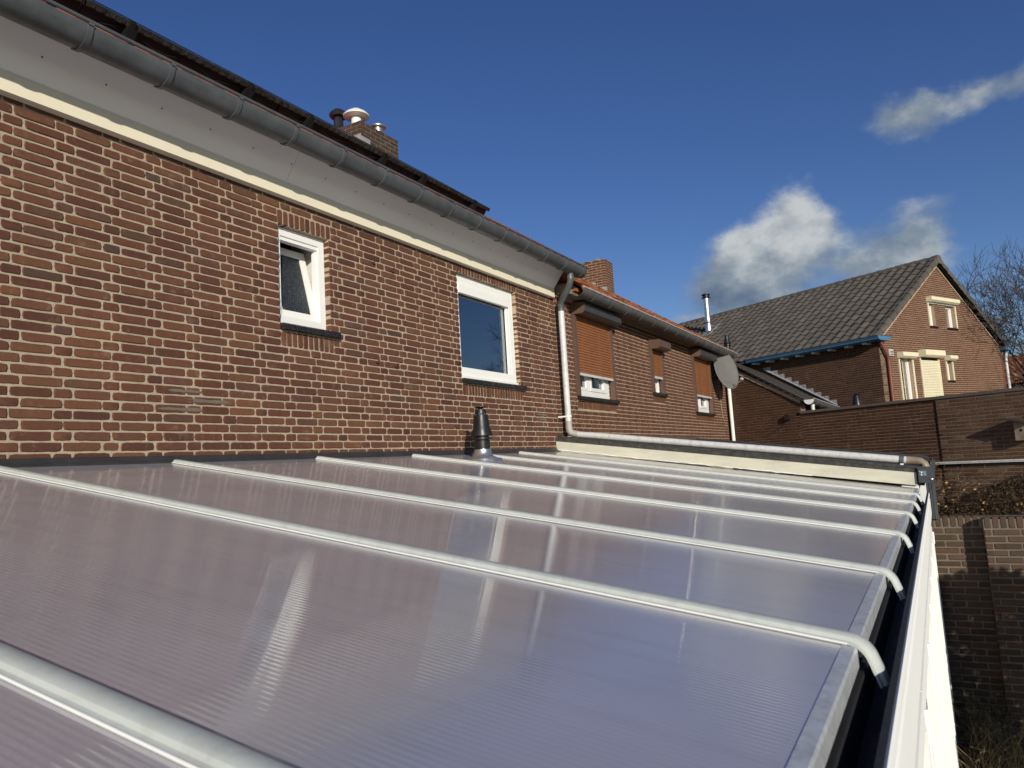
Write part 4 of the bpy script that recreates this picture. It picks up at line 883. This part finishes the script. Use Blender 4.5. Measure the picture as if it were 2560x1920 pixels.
MB().prism([P(0.30, vz(0.30) - 0.10, -.025), P(0.30, vz(0.30) + 0.0, -.025), P(1.96, vz(1.96) + 0.0, -.025), P(1.96, vz(1.96) - 0.075, -.025)], V * 0.03).build('bargeboard', 'wood_beige', h3)
half_gutter(h3, 16.42, 22.8, -1.93, 4.02, 0.10, 'zinc2', [17.0, 18.0, 19.0, 20.0, 21.0], 'zinc2', 'zinc_pale', None)
MB().prism([(16.41, -1.93 + 0.1 * math.cos(math.pi + math.pi * i / 12), 4.02 + 0.1 * math.sin(math.pi + math.pi * i / 12)) for i in range(13)], (0.01, 0, 0)).build('gutter_end_cap', 'pvc', h3)
MB().tube([(16.75, -1.95, 3.93), (16.74, -1.95, 3.85), (16.72, -1.96, 3.75)], 0.04, 12).build('downpipe', 'pvc', h3, 50)
# stepped lead flashing on the wall of the gable house
nst = 10
for k in range(nst):
    t0 = 1.42 + (3.78 - 1.42) * k / nst; t1 = 1.42 + (3.78 - 1.42) * (k + 1) / nst
    z0 = 4.16 + 1.40 * k / nst; z1 = 4.16 + 1.40 * (k + 1) / nst; off = -0.012 - 0.002 * (k % 2)
    MB().prism([OG + U * t0 + V * off + Vector((0, 0, z0 - 0.02)), OG + U * t0 + V * off + Vector((0, 0, z1 + 0.05)), OG + U * (t1 - 0.005) + V * off + Vector((0, 0, z1 + 0.05)), OG + U * (t1 - 0.005) + V * off + Vector((0, 0, z1 - 0.02))], V * 0.008).build('lead_step', 'lead', ro3)
MB().prism([OG + U * 1.40 + V * -0.05 + Vector((0, 0, 4.18)), OG + U * 3.80 + V * -0.05 + Vector((0, 0, 5.56)), OG + U * 3.80 + V * -0.02 + Vector((0, 0, 5.60)), OG + U * 1.40 + V * -0.02 + Vector((0, 0, 4.20))], (0, 0, 0.012)).build('lead_soaker', 'lead', ro3)
MB().box(17.3, 17.9, -0.25, 0.3, 5.30, 5.325).build('lead_apron', 'lead', ro3)
# black lamp and its cable on the wall
lm = thing('wall_lamp', 'small black lamp box on the dark brick wall', 'lamp', P(1.64, 3.64))
MB().obox(P(1.58, 3.64, -0.09), -U * 0.10, V * 0.09, Vector((0, 0, 0.11))).build('lamp_housing', 'black', lm)
MB().tube([P(1.60, 3.64, -0.008), P(1.45, 3.52, -0.008), P(1.2, 3.40, -0.008), P(0.95, 3.30, -0.008)], 0.006, 5).build('cable', 'black', lm)

# -- garage with capped wall
gr = thing('brick_garage', 'flat roofed brown brick garage wall with dark metal cap', 'garage', (15.5, -4, GZ))
T1, T2, T3 = 1.951, 4.725, 9.0
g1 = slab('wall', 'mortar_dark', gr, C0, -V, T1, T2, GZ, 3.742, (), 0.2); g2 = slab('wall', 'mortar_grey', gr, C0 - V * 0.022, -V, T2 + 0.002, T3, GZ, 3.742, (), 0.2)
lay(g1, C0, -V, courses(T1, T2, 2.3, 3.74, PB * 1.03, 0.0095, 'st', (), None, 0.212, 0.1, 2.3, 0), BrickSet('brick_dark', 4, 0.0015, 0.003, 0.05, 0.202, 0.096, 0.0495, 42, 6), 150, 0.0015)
lay(g2, C0 - V * 0.022, -V, courses(T2, T3, 1.2, 3.74, 0.0645, 0.0105, 'st', (), None, 0.2215, 0.1, 1.2, 0), BrickSet('brick_new', 4, 0.0015, 0.003, 0.05, 0.211, 0.10, 0.054, 43, 6), 150, 0.002)
for a, b_ in ((T1 - 0.01, 2.55), (2.555, 5.4), (5.405, 8.2), (8.205, T3)):
    MB().obox(P(a, 3.744, -0.045), -U * (b_ - a), V * 0.22, Vector((0, 0, 0.052))).build('wall_cap', 'browncap', gr)
MB().prism([P(2.6, 3.72, 0.18), P(9, 3.72, 0.18), P(9, 3.72, 4.2), P(3.4, 3.72, 4.2)], (0, 0, 0.03)).build('flat_roof', 'bitumen', gr)
# gutter trim on the garage wall
rail = MB()
rail = MB().obox(P(4.55, 2.585, -0.09), -U * 3.0, V * 0.06, Vector((0, 0, 0.022))).obox(P(4.55, 2.607, -0.10), -U * 3.0, V * 0.05, Vector((0, 0, 0.02))).build('cable_trunk', 'pvc', gr)
MB().obox(P(4.55, 2.535, -0.03), -U * 3.0, V * 0.005, Vector((0, 0, 0.045))).build('trunk_shadow', 'rubber', gr)  # dark strip standing in for the shadow under the rail
fg = thing('roof_flue', 'small dark conical flue standing on the garage roof', 'flue', P(2.30, 3.75, 1.5))
fgc = P(2.30, 3.74, 1.5)
MB().lathe(fgc, [(0.10, 0), (0.085, 0.03), (0.085, 0.10), (0.105, 0.11), (0.10, 0.14), (0.06, 0.34), (0.05, 0.36)], 20).build('cone', 'black', fg, 40)
MB().lathe(fgc, [(0.04, 0.36), (0.055, 0.375), (0.02, 0.40)], 16).build('cap', 'black', fg, 40)

def birdhouse(name, label, t, zb, sc, deep=0.20):
    o = thing(name, label, 'birdhouse', P(t, zb))
    e = lambda a, b_, c: P(t + a * sc, zb + c * sc, -b_ * sc)
    MB().prism([e(-.075, 0, 0), e(.075, 0, 0), e(.075, 0, .21), e(-.075, 0, .24)], -V * (0.15 * sc)).build('body', 'wood', o)
    MB().prism([e(-.13, 0, .275), e(.13, 0, .205), e(.13, 0, .222), e(-.13, 0, .292)], -V * (deep * sc)).build('roof_board', 'flash', o)
    MB().prism([e(.02 * math.cos(a * .7854), .1505, .13 + .02 * math.sin(a * .7854)) for a in range(8)], -V * 0.002).build('entrance', 'black', o)
    return o
birdhouse('birdhouse', 'small grey birdhouse just above the long drain pipe', 3.23, 2.68, 0.85)
birdhouse('birdhouse', 'birdhouse at the right edge casting a long shadow on bricks', 6.10, 2.93, 1.25, 0.25)

# -- house with the gable
h4 = thing('gable_house', 'detached brown brick gable house with dark tiled roof and blue gutters', 'house', (24, -4, GZ))
GP = lambda v, z_, f=0.0: OG + V * v + Vector((0, 0, z_)) - U * f                      # on the gable, f metres in front
apex = (3.58, 8.26); gw = 7.16
gtop = lambda v: 6.0 + 0.675 * (v - 0.26) if v < apex[0] else 6.0 + 0.675 * (6.90 - v)
gwin = [(0.93, 1.58, 4.12, 5.36), (2.05, 3.01, 4.12, 5.42), (3.49, 3.80, 4.77, 5.36), (2.84, 3.20, 6.38, 7.06), (3.84, 4.36, 6.38, 7.06)]
gs = MB()
ss = sorted({0.01, gw, apex[0], 0.26, 6.90, *[w[0] for w in gwin], *[w[1] for w in gwin]})
gf = lambda v, z_: GP(v, z_, -0.005)
for a, b_ in zip(ss[:-1], ss[1:]):
    mid = (a + b_) / 2; zs = [3.4]
    for w in sorted(gwin, key=lambda q_: q_[2]):
        if w[0] < mid < w[1]: zs += [w[2], w[3]]
    zs.append(None)
    for i in range(0, len(zs), 2):
        za, zb = zs[i], zs[i + 1]
        gs.prism([gf(a, za), gf(b_, za), gf(b_, zb if zb else gtop(b_) - 0.02), gf(a, zb if zb else gtop(a) - 0.02)], U * 0.2)
gwl = gs.build('gable_wall', 'mortar_far', h4)
def gclip(zc):
    if zc < 5.83: return (0, gw)
    l = 0.26 + (zc - 6.0) / 0.675; r = 6.90 - (zc - 6.0) / 0.675
    return (max(0, l), min(gw, r)) if r - l > 0.1 else None
lay(gwl, OG, -U, courses(0, gw, 3.7, 8.25, 0.0615, 0.0115, 'st', gwin, gclip, 0.215, 0.03, 3.7, 0), BrickSet('brick_gable', 4, 0.0008, 0.0025, 0.02, 0.203, 0.097, 0.050, 51, 5), 180, 0.001)
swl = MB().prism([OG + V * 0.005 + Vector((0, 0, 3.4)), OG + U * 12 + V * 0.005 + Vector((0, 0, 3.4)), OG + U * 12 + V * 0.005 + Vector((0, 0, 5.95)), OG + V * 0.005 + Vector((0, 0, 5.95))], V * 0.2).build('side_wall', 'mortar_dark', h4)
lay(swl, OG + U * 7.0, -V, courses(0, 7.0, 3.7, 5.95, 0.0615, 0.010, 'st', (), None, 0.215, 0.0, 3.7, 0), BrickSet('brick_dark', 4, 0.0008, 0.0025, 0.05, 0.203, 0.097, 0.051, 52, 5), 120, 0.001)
MB().prism([OG + V * 7.0 + Vector((0, 0, GZ)), OG + V * 7.0 + U * 12 + Vector((0, 0, GZ)), OG + V * 7.0 + U * 12 + Vector((0, 0, 5.95)), OG + V * 7.0 + Vector((0, 0, 5.95))], V * 0.15).build('far_side_wall', 'brick_gable', h4)
# roof
rs = 0.678; rv = lambda v: 5.905 + rs * (v + 0.2)
eyg = (V + Vector((0, 0, rs))).normalized()
rr = MB(); rr.prism([OG - U * 0.06 + V * a + Vector((0, 0, z_)) for a, z_ in ((-0.25, rv(-0.25)), (3.6, rv(3.6)), (7.45, rv(-0.25)), (7.45, rv(-0.25) - 0.06), (3.6, rv(3.6) - 0.06), (-0.25, rv(-0.25) - 0.06))][::-1], U * 12)
rfo = rr.build('roof', 'tile_dark', h4)
lay_tiles(rfo, pantile(0.30, 0.40, 0.062, 0.034, 10), 'tile_dark', OG + V * -0.27 + Vector((0, 0, rv(-0.27) + 0.012)) + U * 11.7, -U, eyg, 39, 14, 0.30, 0.338, 300, drop=0.006)
# verge tiles left and right, ridge tiles
for k in range(14):
    for side in (0, 1):
        b = MB(); t0 = k * 0.338; e_ = eyg if side == 0 else (-V + Vector((0, 0, rs))).normalized()
        o_ = (OG + V * -0.27 + Vector((0, 0, rv(-0.27) + 0.03))) if side == 0 else (OG + V * 7.47 + Vector((0, 0, rv(-0.27) + 0.03)))
        up = e_.cross(-U) if side == 0 else e_.cross(U); up = up if up.z > 0 else -up
        o_ = o_ + e_ * t0 + up * (0.022 - 0.0) - U * 0.11
        b.prism([o_, o_ + U * 0.20, o_ + U * 0.20 + up * 0.03, o_ + U * 0.04 + up * 0.045, o_ + up * 0.035], e_ * 0.37 - up * 0.03)
        b.prism([o_ - U * 0.001, o_ - U * 0.012, o_ - U * 0.012 - up * 0.12, o_ - U * 0.001 - up * 0.12][::-1], e_ * 0.37 - up * 0.03)
        b.build('verge_tile', 'tile_dark', rfo)
for k in range(33):
    a = -0.13 + 0.36 * k; m = MB().lathe((0, 0, 0), [(0.135, 0), (0.14, 0.03), (0.12, 0.39)], 14)
    o = m.build('ridge_tile', 'tile_dark', rfo, 40); o.matrix_basis = Matrix.Translation(OG + U * a + V * 3.6 + Vector((0, 0, rv(3.6) - 0.03))) @ U.to_track_quat('Z', 'Y').to_matrix().to_4x4()
MB().prism([GP(0.20, 5.955, 0.012), GP(0.26, 5.955, 0.012), GP(3.58, 8.23, 0.012), GP(3.58, 8.275, 0.012)], -U * 0.004).build('verge_mortar', 'mortar2', h4)
MB().prism([GP(6.96, 5.955, 0.012), GP(6.90, 5.955, 0.012), GP(3.58, 8.23, 0.012), GP(3.58, 8.275, 0.012)][::-1], -U * 0.004).build('verge_mortar', 'mortar2', h4)
# blue box gutters with moulded face
def bluegutter(v0, v1, u0, u1, sgn):
    pf = [(0.10, 0.0), (0.0, 0.03), (0.0, 0.055), (-0.03, 0.085), (-0.03, 0.115), (0.05, 0.115)]
    lo = 5.785
    a, b_ = v0, v1
    prof = [(a + 0.10, lo), (a + 0.03, lo + 0.03), (a + 0.02, lo + 0.06), (a, lo + 0.085), (a - 0.012, lo + 0.118), (b_ + 0.012, lo + 0.118), (b_, lo + 0.085), (b_ - 0.02, lo + 0.06), (b_ - 0.03, lo + 0.03), (b_ - 0.10, lo)]
    o = MB().prism([OG + V * v + U * u0 + Vector((0, 0, z_)) for v, z_ in prof][::-1], U * (u1 - u0)).build('gutter', 'blue', h4)
    MB().prism([OG + V * v + U * (u0 - 0.015) + Vector((0, 0, z_)) for v, z_ in ((a - 0.03, lo + 0.119), (b_ + 0.03, lo + 0.119), (b_ + 0.03, lo + 0.131), (a - 0.03, lo + 0.131))][::-1], U * (u1 - u0 + 0.02)).build('gutter_edge', 'browncap', o)
    return o
bgo = bluegutter(-0.42, 0.20, -0.25, 4.15, 1)
for k in range(8):
    MB().obox(OG + U * (0.2 + 0.53 * k) + V * -0.30 + Vector((0, 0, 5.735)), U * 0.09, V * 0.30, Vector((0, 0, 0.048))).build('gutter_bracket', 'pvc', bgo)
bluegutter(6.95, 7.50, -0.20, 11, -1)
MB().box(0, 0, 0, 0, 0, 0)
# red-brown and zinc downpipes
MB().tube([GP(-0.05, 5.80, 0.10), GP(-0.05, 5.76, 0.10), GP(0.20, 5.42, 0.09), GP(0.25, 5.33, 0.085), GP(0.262, 5.24, 0.08), GP(0.255, 4.6, 0.08), GP(0.25, 3.6, 0.08)], 0.045, 14).build('downpipe', 'redpipe', h4, 50)
MB().tube([GP(7.30, 5.80, 0.05), GP(7.29, 5.70, 0.05), GP(7.22, 5.55, 0.06), GP(7.20, 5.40, 0.06), GP(7.2, 3.6, 0.06)], 0.045, 12).build('downpipe', 'pvc', h4, 50)
# windows, shutters, vent
def gwindow(w, sash=True, left_reveal=False):
    v0, v1, z0, z1 = w; f = -0.10; fw = 0.055; b = MB()
    def bx(a, b_, c, d, dep, th_): b.prism([GP(a, c, dep), GP(b_, c, dep), GP(b_, d, dep), GP(a, d, dep)], U * th_)
    bx(v0, v0 + fw, z0, z1, f, .06); bx(v1 - fw, v1, z0, z1, f, .06); bx(v0 + fw, v1 - fw, z0, z0 + fw, f, .06); bx(v0 + fw, v1 - fw, z1 - fw, z1, f, .06)
    o = b.build('window', 'whitewood', h4)
    MB().prism([GP(v0 + fw, z0 + fw, f - .03), GP(v1 - fw, z0 + fw, f - .03), GP(v1 - fw, z1 - fw, f - .03), GP(v0 + fw, z1 - fw, f - .03)], U * .006).build('pane', 'glass', o)
    MB().prism([GP(v0, z0, f - .10), GP(v1, z0, f - .10), GP(v1, z1, f - .10), GP(v0, z1, f - .10)], U * .01).build('curtain', 'net', o)
    MB().prism([GP(v0 - 0.02, z0 - 0.045, 0.04), GP(v1 + 0.06, z0 - 0.045, 0.04), GP(v1 + 0.06, z0, 0.03), GP(v0 - 0.02, z0, 0.03)], U * 0.12).build('window_sill', 'black', o)
    return o
for w in gwin[0:1] + gwin[2:]: gwindow(w)
def gshutter(label, v0, v1, z0, z1, bh, bd, roll=False):
    t = MB().prism([GP(v0, z0, 0.03), GP(v0 + 0.045, z0, 0.03), GP(v0 + 0.045, z1, 0.03), GP(v0, z1, 0.03)], U * 0.045).build('roller_shutter', 'cream_alu', h4); t['label'] = label
    MB().prism([GP(v1 - 0.045, z0, 0.03), GP(v1, z0, 0.03), GP(v1, z1, 0.03), GP(v1 - 0.045, z1, 0.03)], U * 0.045).build('guide_rail', 'cream_alu', t)
    a = v0 - 0.02
    MB().prism([GP(a, z1, 0), GP(a, z1, bd - 0.06), GP(a, z1 + 0.045, bd), GP(a, z1 + bh - 0.01, bd), GP(a, z1 + bh, bd - 0.015), GP(a, z1 + bh + 0.01, 0)], V * (v1 - v0 + 0.04)).build('shutter_box', 'cream_alu', t)
    if roll:
        sm3 = MB().prism([GP(v0 + 0.045, 0, 0.004), GP(v0 + 0.045, 0.008, 0.012), GP(v0 + 0.045, 0.030, 0.012), GP(v0 + 0.045, 0.043, 0.004)], V * (v1 - v0 - 0.09)).mesh('slat', 'cream_alu')
        for k in range(int((z1 - z0 - 0.06) / 0.047)):
            o = link('slat', sm3, t); o.location = (0, 0, z0 + 0.047 * k)
gshutter('cream roller shutter box over the narrow window beside the red pipe', 0.88, 1.63, 4.12, 5.36, 0.16, 0.18)
gshutter('closed cream roller shutter with the largest box', 2.005, 3.06, 4.12, 5.42, 0.20, 0.22, True)
gshutter('small cream shutter box over the smallest gable window', 3.44, 3.85, 4.77, 5.36, 0.14, 0.18)
gshutter('long cream shutter box high in the gable', 2.80, 4.42, 6.38, 7.10, 0.15, 0.17)
MB().prism([GP(2.845, 7.065, 0.03), GP(4.375, 7.065, 0.03), GP(4.375, 7.10, 0.03), GP(2.845, 7.10, 0.03)], U * 0.04).build('shutter_slot', 'whitewood', h4)
vt = MB().prism([GP(0.44, 5.41, 0.03), GP(0.65, 5.41, 0.03), GP(0.65, 5.59, 0.03), GP(0.44, 5.59, 0.03)], U * 0.028).build('wall_vent', 'pvc', h4)
for k in range(3): MB().prism([GP(0.48, 5.435 + k * 0.045, 0.036), GP(0.63, 5.435 + k * 0.045, 0.036), GP(0.63, 5.455 + k * 0.045, 0.036), GP(0.48, 5.455 + k * 0.045, 0.036)], U * 0.005).build('vent_slot', 'black', vt)
# flues on that roof
mb = OG + U * 7.93 + V * 2.35 + Vector((0, 0, rv(2.35)))
mf = MB().lathe(mb, [(0.125, -0.15), (0.125, 0.30), (0.105, 0.40), (0.105, 0.92), (0.110, 0.925), (0.110, 0.94), (0.105, 0.945), (0.105, 1.34)], 20).build('steel_flue', 'steel', h4, 40)
MB().lathe(mb, [(0.09, 1.33), (0.16, 1.345), (0.165, 1.37), (0.12, 1.39), (0.12, 1.43), (0.165, 1.46), (0.165, 1.49), (0.12, 1.51)], 20).build('cowl', 'black', mf, 40)
MB().lathe(mb, [(0.15, 0.36), (0.155, 0.40), (0.11, 0.42)], 20).build('storm_collar', 'zinc', mf, 40)
zr_ = lambda du, dv, h=0.05: OG + U * (7.93 + du) + V * (2.35 + dv) + Vector((0, 0, rv(2.35 + dv) + h))
MB().prism([zr_(-.28, -.30, .06), zr_(.28, -.30, .06), zr_(.28, .38, .06), zr_(-.28, .38, .06)], (0, 0, 0.015)).build('lead_slate', 'lead', mf)
bb = OG + U * 5.63 + V * 0.575 + Vector((0, 0, rv(0.575)))
bf_ = MB().lathe(bb, [(0.085, -0.1), (0.085, 0.22), (0.115, 0.23), (0.115, 0.27), (0.10, 0.28), (0.125, 0.30), (0.07, 0.47), (0.065, 0.55)], 18).build('black_flue', 'black', h4, 40)
MB().lathe(bb, [(0.03, 0.55), (0.08, 0.565), (0.08, 0.575), (0.02, 0.58)], 16).build('disc', 'black', bf_, 40)

# ================================================================== GARDEN WALL
gwt = thing('garden_wall', 'weathered brown garden wall with upright coping bricks and a pier', 'wall', (8.45, -5, GZ))
GX = 8.35; GPp = 0.0627; ztop = 2.275; zc0 = ztop - 0.112
gwm = slab('wall_core', 'mortar_grey', gwt, (GX, 0, 0), (-1, 0, 0), 3.985, 4.44, GZ, ztop - 0.02, (), 0.2, 0.007)   # runs along -Y
gpm = slab('pier_core', 'mortar_grey', gwt, (8.16, 0, 0), (-1, 0, 0), 4.442, 9.0, GZ, ztop - 0.02, (), 0.39, 0.007)
bsG = BrickSet('brick_garden', 12, 0.0022, 0.005, 0.1, 0.210, 0.10, 0.052, 61, 10)
kz = zc0 - 34 * GPp
lay(gwm, (GX, 0, 0), (-1, 0, 0), courses(3.985, 4.44, GZ + 0.02, zc0, GPp, 0.0105, 'st', (), None, 0.2215, 4.01, kz, 0) + [(3.985 + i * 0.0622 + 0.006, 3.985 + (i + 1) * 0.0622 - 0.006, zc0 + 0.006, ztop) for i in range(7)], bsG, 120, 0.002)
lay(gpm, (8.16, 0, 0), (-1, 0, 0), courses(4.442, 9.0, GZ + 0.02, zc0, GPp, 0.0105, 'st', (), None, 0.2215, 4.50, kz, 1) + [(4.442 + i * 0.0628 + 0.006, 4.442 + (i + 1) * 0.0628 - 0.006, zc0 + 0.006, ztop) for i in range(72)], bsG, 180, 0.002)
bsS = BrickSet('brick_garden', 8, 0.001, 0.004, 0.05, 0.19, 0.09, 0.052, 62, 4)
lay(gpm, (8.16, -4.442, 0), (0, 1, 0), courses(-0.19, 0, GZ + 0.02, zc0, GPp, 0.0105, 'st', (), None, 0.5, 0.05, kz, 1), bsS, 40, 0.001)

# ================================================================== PLANTS AND TREES
def blades(b, p, d, l, w, bend, rg):  # curved stem, 3 sided
    d = Vector(d).normalized(); side = d.cross(Vector((rg.uniform(-1, 1), rg.uniform(-1, 1), 0.2))).normalized(); pts = []
    for i in range(5): t = i / 4; pts.append(Vector(p) + d * (l * t) + side * (bend * t * t * l) + Vector((0, 0, -abs(bend) * 0.6 * t * t * l)))
    b.tube(pts, [w * (1 - 0.8 * i / 4) for i in range(5)], 3, False); return pts
def leaf(b, p, d, l, w, rg):
    d = Vector(d).normalized(); s_ = d.cross(Vector((rg.uniform(-1, 1), rg.uniform(-1, 1), rg.uniform(-1, 1)))).normalized(); n_ = d.cross(s_)
    p = Vector(p); b.add([p, p + d * l * 0.5 + s_ * w * 0.5 + n_ * l * 0.1, p + d * l, p + d * l * 0.5 - s_ * w * 0.5 + n_ * l * 0.1], [(0, 1, 2), (0, 2, 3)])
rv_ = lambda rg: Vector((rg.gauss(0, 1), rg.gauss(0, 1), rg.gauss(0, 1))).normalized()
# vine on the garage wall
vn = thing('climbing_vine', 'tangled brown climbing vine with dry leaves on the garage wall', 'vine', P(5.3, GZ, -0.1))
rg = random.Random(12); st_ = MB(); lf = MB(); yl = MB()
for i in range(190):
    t = rg.uniform(4.45, 6.9); z_ = rg.uniform(0.9, 2.3); pth = [P(t, z_, -rg.uniform(0.03, 0.3))]; dt, dz = rg.gauss(0, 0.35), rg.gauss(0.5, 0.5)
    for k in range(6):
        dt += rg.gauss(0, 0.3); dz += rg.gauss(-0.05, 0.35); t += dt * 0.09; z_ = min(z_ + dz * 0.07, 2.62 + 0.15 * rg.random()); pth.append(P(t, z_, -rg.uniform(0.04, 0.34)))
    st_.tube(pth, [rg.uniform(0.003, 0.007) * (1 - 0.13 * k) for k in range(7)], 4, False)
for i in range(11000):
    t = rg.uniform(4.4, 7.6); zmax = 2.10 + 0.22 * math.sin(t * 2.1 + 0.6) + (0.16 if t > 5.4 else 0); z_ = rg.uniform(1.0, zmax)
    leaf(lf, P(t, z_, -rg.uniform(0.05, 0.42)), rv_(rg), rg.uniform(0.025, 0.065), rg.uniform(0.015, 0.035), rg)
for i in range(46): leaf(yl, P(rg.uniform(4.45, 6.5), rg.uniform(1.5, 2.35), -rg.uniform(0.3, 0.44)), rv_(rg), rg.uniform(0.04, 0.08), rg.uniform(0.03, 0.05), rg)
st_.build('stems', 'twig', vn)['kind'] = 'stuff'; lf.build('dry_leaves', 'leaf_dry', vn)['kind'] = 'stuff'; yl.build('yellow_leaves', 'leaf_yellow', vn)['kind'] = 'stuff'
# plants at the foot of the facade
def plant(name, label, c, r, h, nstem, smat, lmat, nleaf, seed, arch=0.5, ll=0.025):
    o = thing(name, label, 'plant', (c[0], c[1], GZ)); rg = random.Random(seed); s_ = MB(); l_ = MB()
    for i in range(nstem):
        a = rg.uniform(0, 6.283); q_ = r * rg.random() ** 0.5 * 0.5; p = (c[0] + q_ * math.cos(a), c[1] + q_ * math.sin(a), GZ)
        d = (math.cos(a) * rg.uniform(0.1, 0.9), math.sin(a) * rg.uniform(0.1, 0.9), rg.uniform(0.7, 1.3)); pts = blades(s_, p, d, h * rg.uniform(0.6, 1.2), rg.uniform(0.002, 0.004), arch * rg.uniform(0.2, 1.2), rg)
        for k in range(nleaf):
            t = rg.uniform(0.25, 1.0) * 4; j = min(3, int(t)); q2 = pts[j].lerp(pts[j + 1], t - j); leaf(l_, q2, rv_(rg), ll * rg.uniform(0.6, 1.4), ll * 0.45, rg)
    s_.build('stems', smat, o)['kind'] = 'stuff'
    if l_.v: l_.build('leaves', lmat, o)['kind'] = 'stuff'
plant('dry_plant', 'dry straw coloured plant with arching stems below the white facade', (7.35, -4.28), 0.3, 0.62, 130, 'straw', 'leaf_green', 5, 1, 0.9)
plant('herb_plant', 'grey green bushy herb at the foot of the brick pier', (7.75, -4.55), 0.4, 0.62, 170, 'twig', 'leaf_green', 14, 2, 0.5)
plant('herb_plant', 'low green plant beside the bottom of the white facade', (6.7, -4.22), 0.28, 0.45, 110, 'twig', 'leaf_green', 12, 3, 0.7, 0.02)
plant('herb_plant', 'upright leafy stems in the dark corner by the garden wall', (8.1, -4.2), 0.22, 0.75, 60, 'twig', 'leaf_green', 16, 4, 0.25)
# unseen evergreen shrub, added to cast the shadow low on the garden wall
shb = thing('shade_shrub', 'unseen evergreen shrub added to shade the foot of the garden wall', 'shrub', (5.9, -6.3, GZ)); rg = random.Random(77); s_ = MB(); l_ = MB()
for i in range(60):
    a = rg.uniform(0, 6.283); blades(s_, (5.9 + 0.1 * math.cos(a), -6.3 + 0.1 * math.sin(a), GZ), (math.cos(a) * 0.4, math.sin(a) * 0.4, 1.4), 2.0, 0.012, 0.1, rg)
for i in range(9000):
    a = rg.uniform(0, 6.283); zz = rg.random(); rr_ = 0.78 * math.sqrt(max(0.05, 1 - (abs(zz - 0.42) / 0.6) ** 2)) * rg.random() ** 0.33
    leaf(l_, (5.9 + rr_ * math.cos(a), -6.3 + rr_ * math.sin(a), GZ + 0.15 + 2.35 * zz), rv_(rg), 0.09, 0.05, rg)
s_.build('stems', 'bark', shb)['kind'] = 'stuff'; l_.build('leaves', 'hedge', shb)['kind'] = 'stuff'

def bare_tree(name, label, base, H, spread, seed, group=None, rmin=0.004, up=0.35):
    o = thing(name, label, 'tree', base, group); rg = random.Random(seed); tb = MB(); cb = MB()
    def grow(p, d, l, r, lev):
        pts = [p]; rs_ = [r]; n = 4
        for i in range(n):
            d = (d + rv_(rg) * 0.16 + Vector((0, 0, up * 0.12))).normalized(); p = p + d * (l / n); pts.append(p); rs_.append(r * (1 - 0.45 * (i + 1) / n))
        (tb if lev < 2 else cb).tube(pts, rs_, 6 if lev < 2 else 3, False)
        if lev >= 7 or r < rmin: return
        k = (4, 3, 3, 3, 3, 3, 4)[lev]
        for i in range(k):
            j = rg.choice((2, 3, 3, 4)); a = rv_(rg); a = (a - d * a.dot(d)).normalized()
            grow(pts[j], (d * rg.uniform(0.7, 1.1) + a * spread * rg.uniform(0.5, 1.1)).normalized(), l * rg.uniform(0.62, 0.82), max(rs_[j] * 0.64, 0.0075), lev + 1)
    trunk = [Vector(base) + Vector((0.02 * math.sin(i), 0.02 * i, H * 0.045 * i)) for i in range(5)]
    tb.tube(trunk, [H * 0.024 - 0.015 * i for i in range(5)], 8, False)
    for i in range(7):
        a = i * 0.9 + rg.uniform(-0.2, 0.2); tl = rg.uniform(0.35, 1.0) if i else 0.1
        grow(trunk[2 + i % 3], Vector((tl * math.cos(a), tl * math.sin(a), 1)).normalized(), H * rg.uniform(0.24, 0.30), H * 0.012, 1)
    tb.build('trunk', 'bark', o, 60); cb.build('crown', 'bark', o)['kind'] = 'stuff'
    return o
bare_tree('bare_tree', 'large bare winter tree beyond the gable house', (31, -8.5, GZ), 11.5, 0.8, 5, 'bare trees behind the gardens')
bare_tree('bare_tree', 'bare tree standing off to the right across the gardens', (27, -15, GZ), 9.0, 0.8, 9, 'bare trees behind the gardens')

# ================================================================== FAR HOUSE
fh = thing('far_house', 'small far house with orange tiled roof behind the gable house', 'house', (40, -9, GZ))
MB().box(36.7, 40, -7.55, 2.0, GZ, 5.25).build('wall', 'brick_garden', fh)
frf = MB().prism([(36.4, -7.7, 5.22), (38.3, -7.7, 6.38), (40.2, -7.7, 5.22), (40.2, -7.7, 5.17), (38.3, -7.7, 6.30), (36.4, -7.7, 5.17)], (0, 10, 0)).build('roof', 'tile_orange', fh)
lay_tiles(frf, pantile(0.26, 0.42, 0.06, 0.035, 6), 'tile_orange', (36.38, -3.6, 5.23), (0, -1, 0), Vector((1.9, 0, 1.16)), 16, 7, 0.26, 0.33, 120)
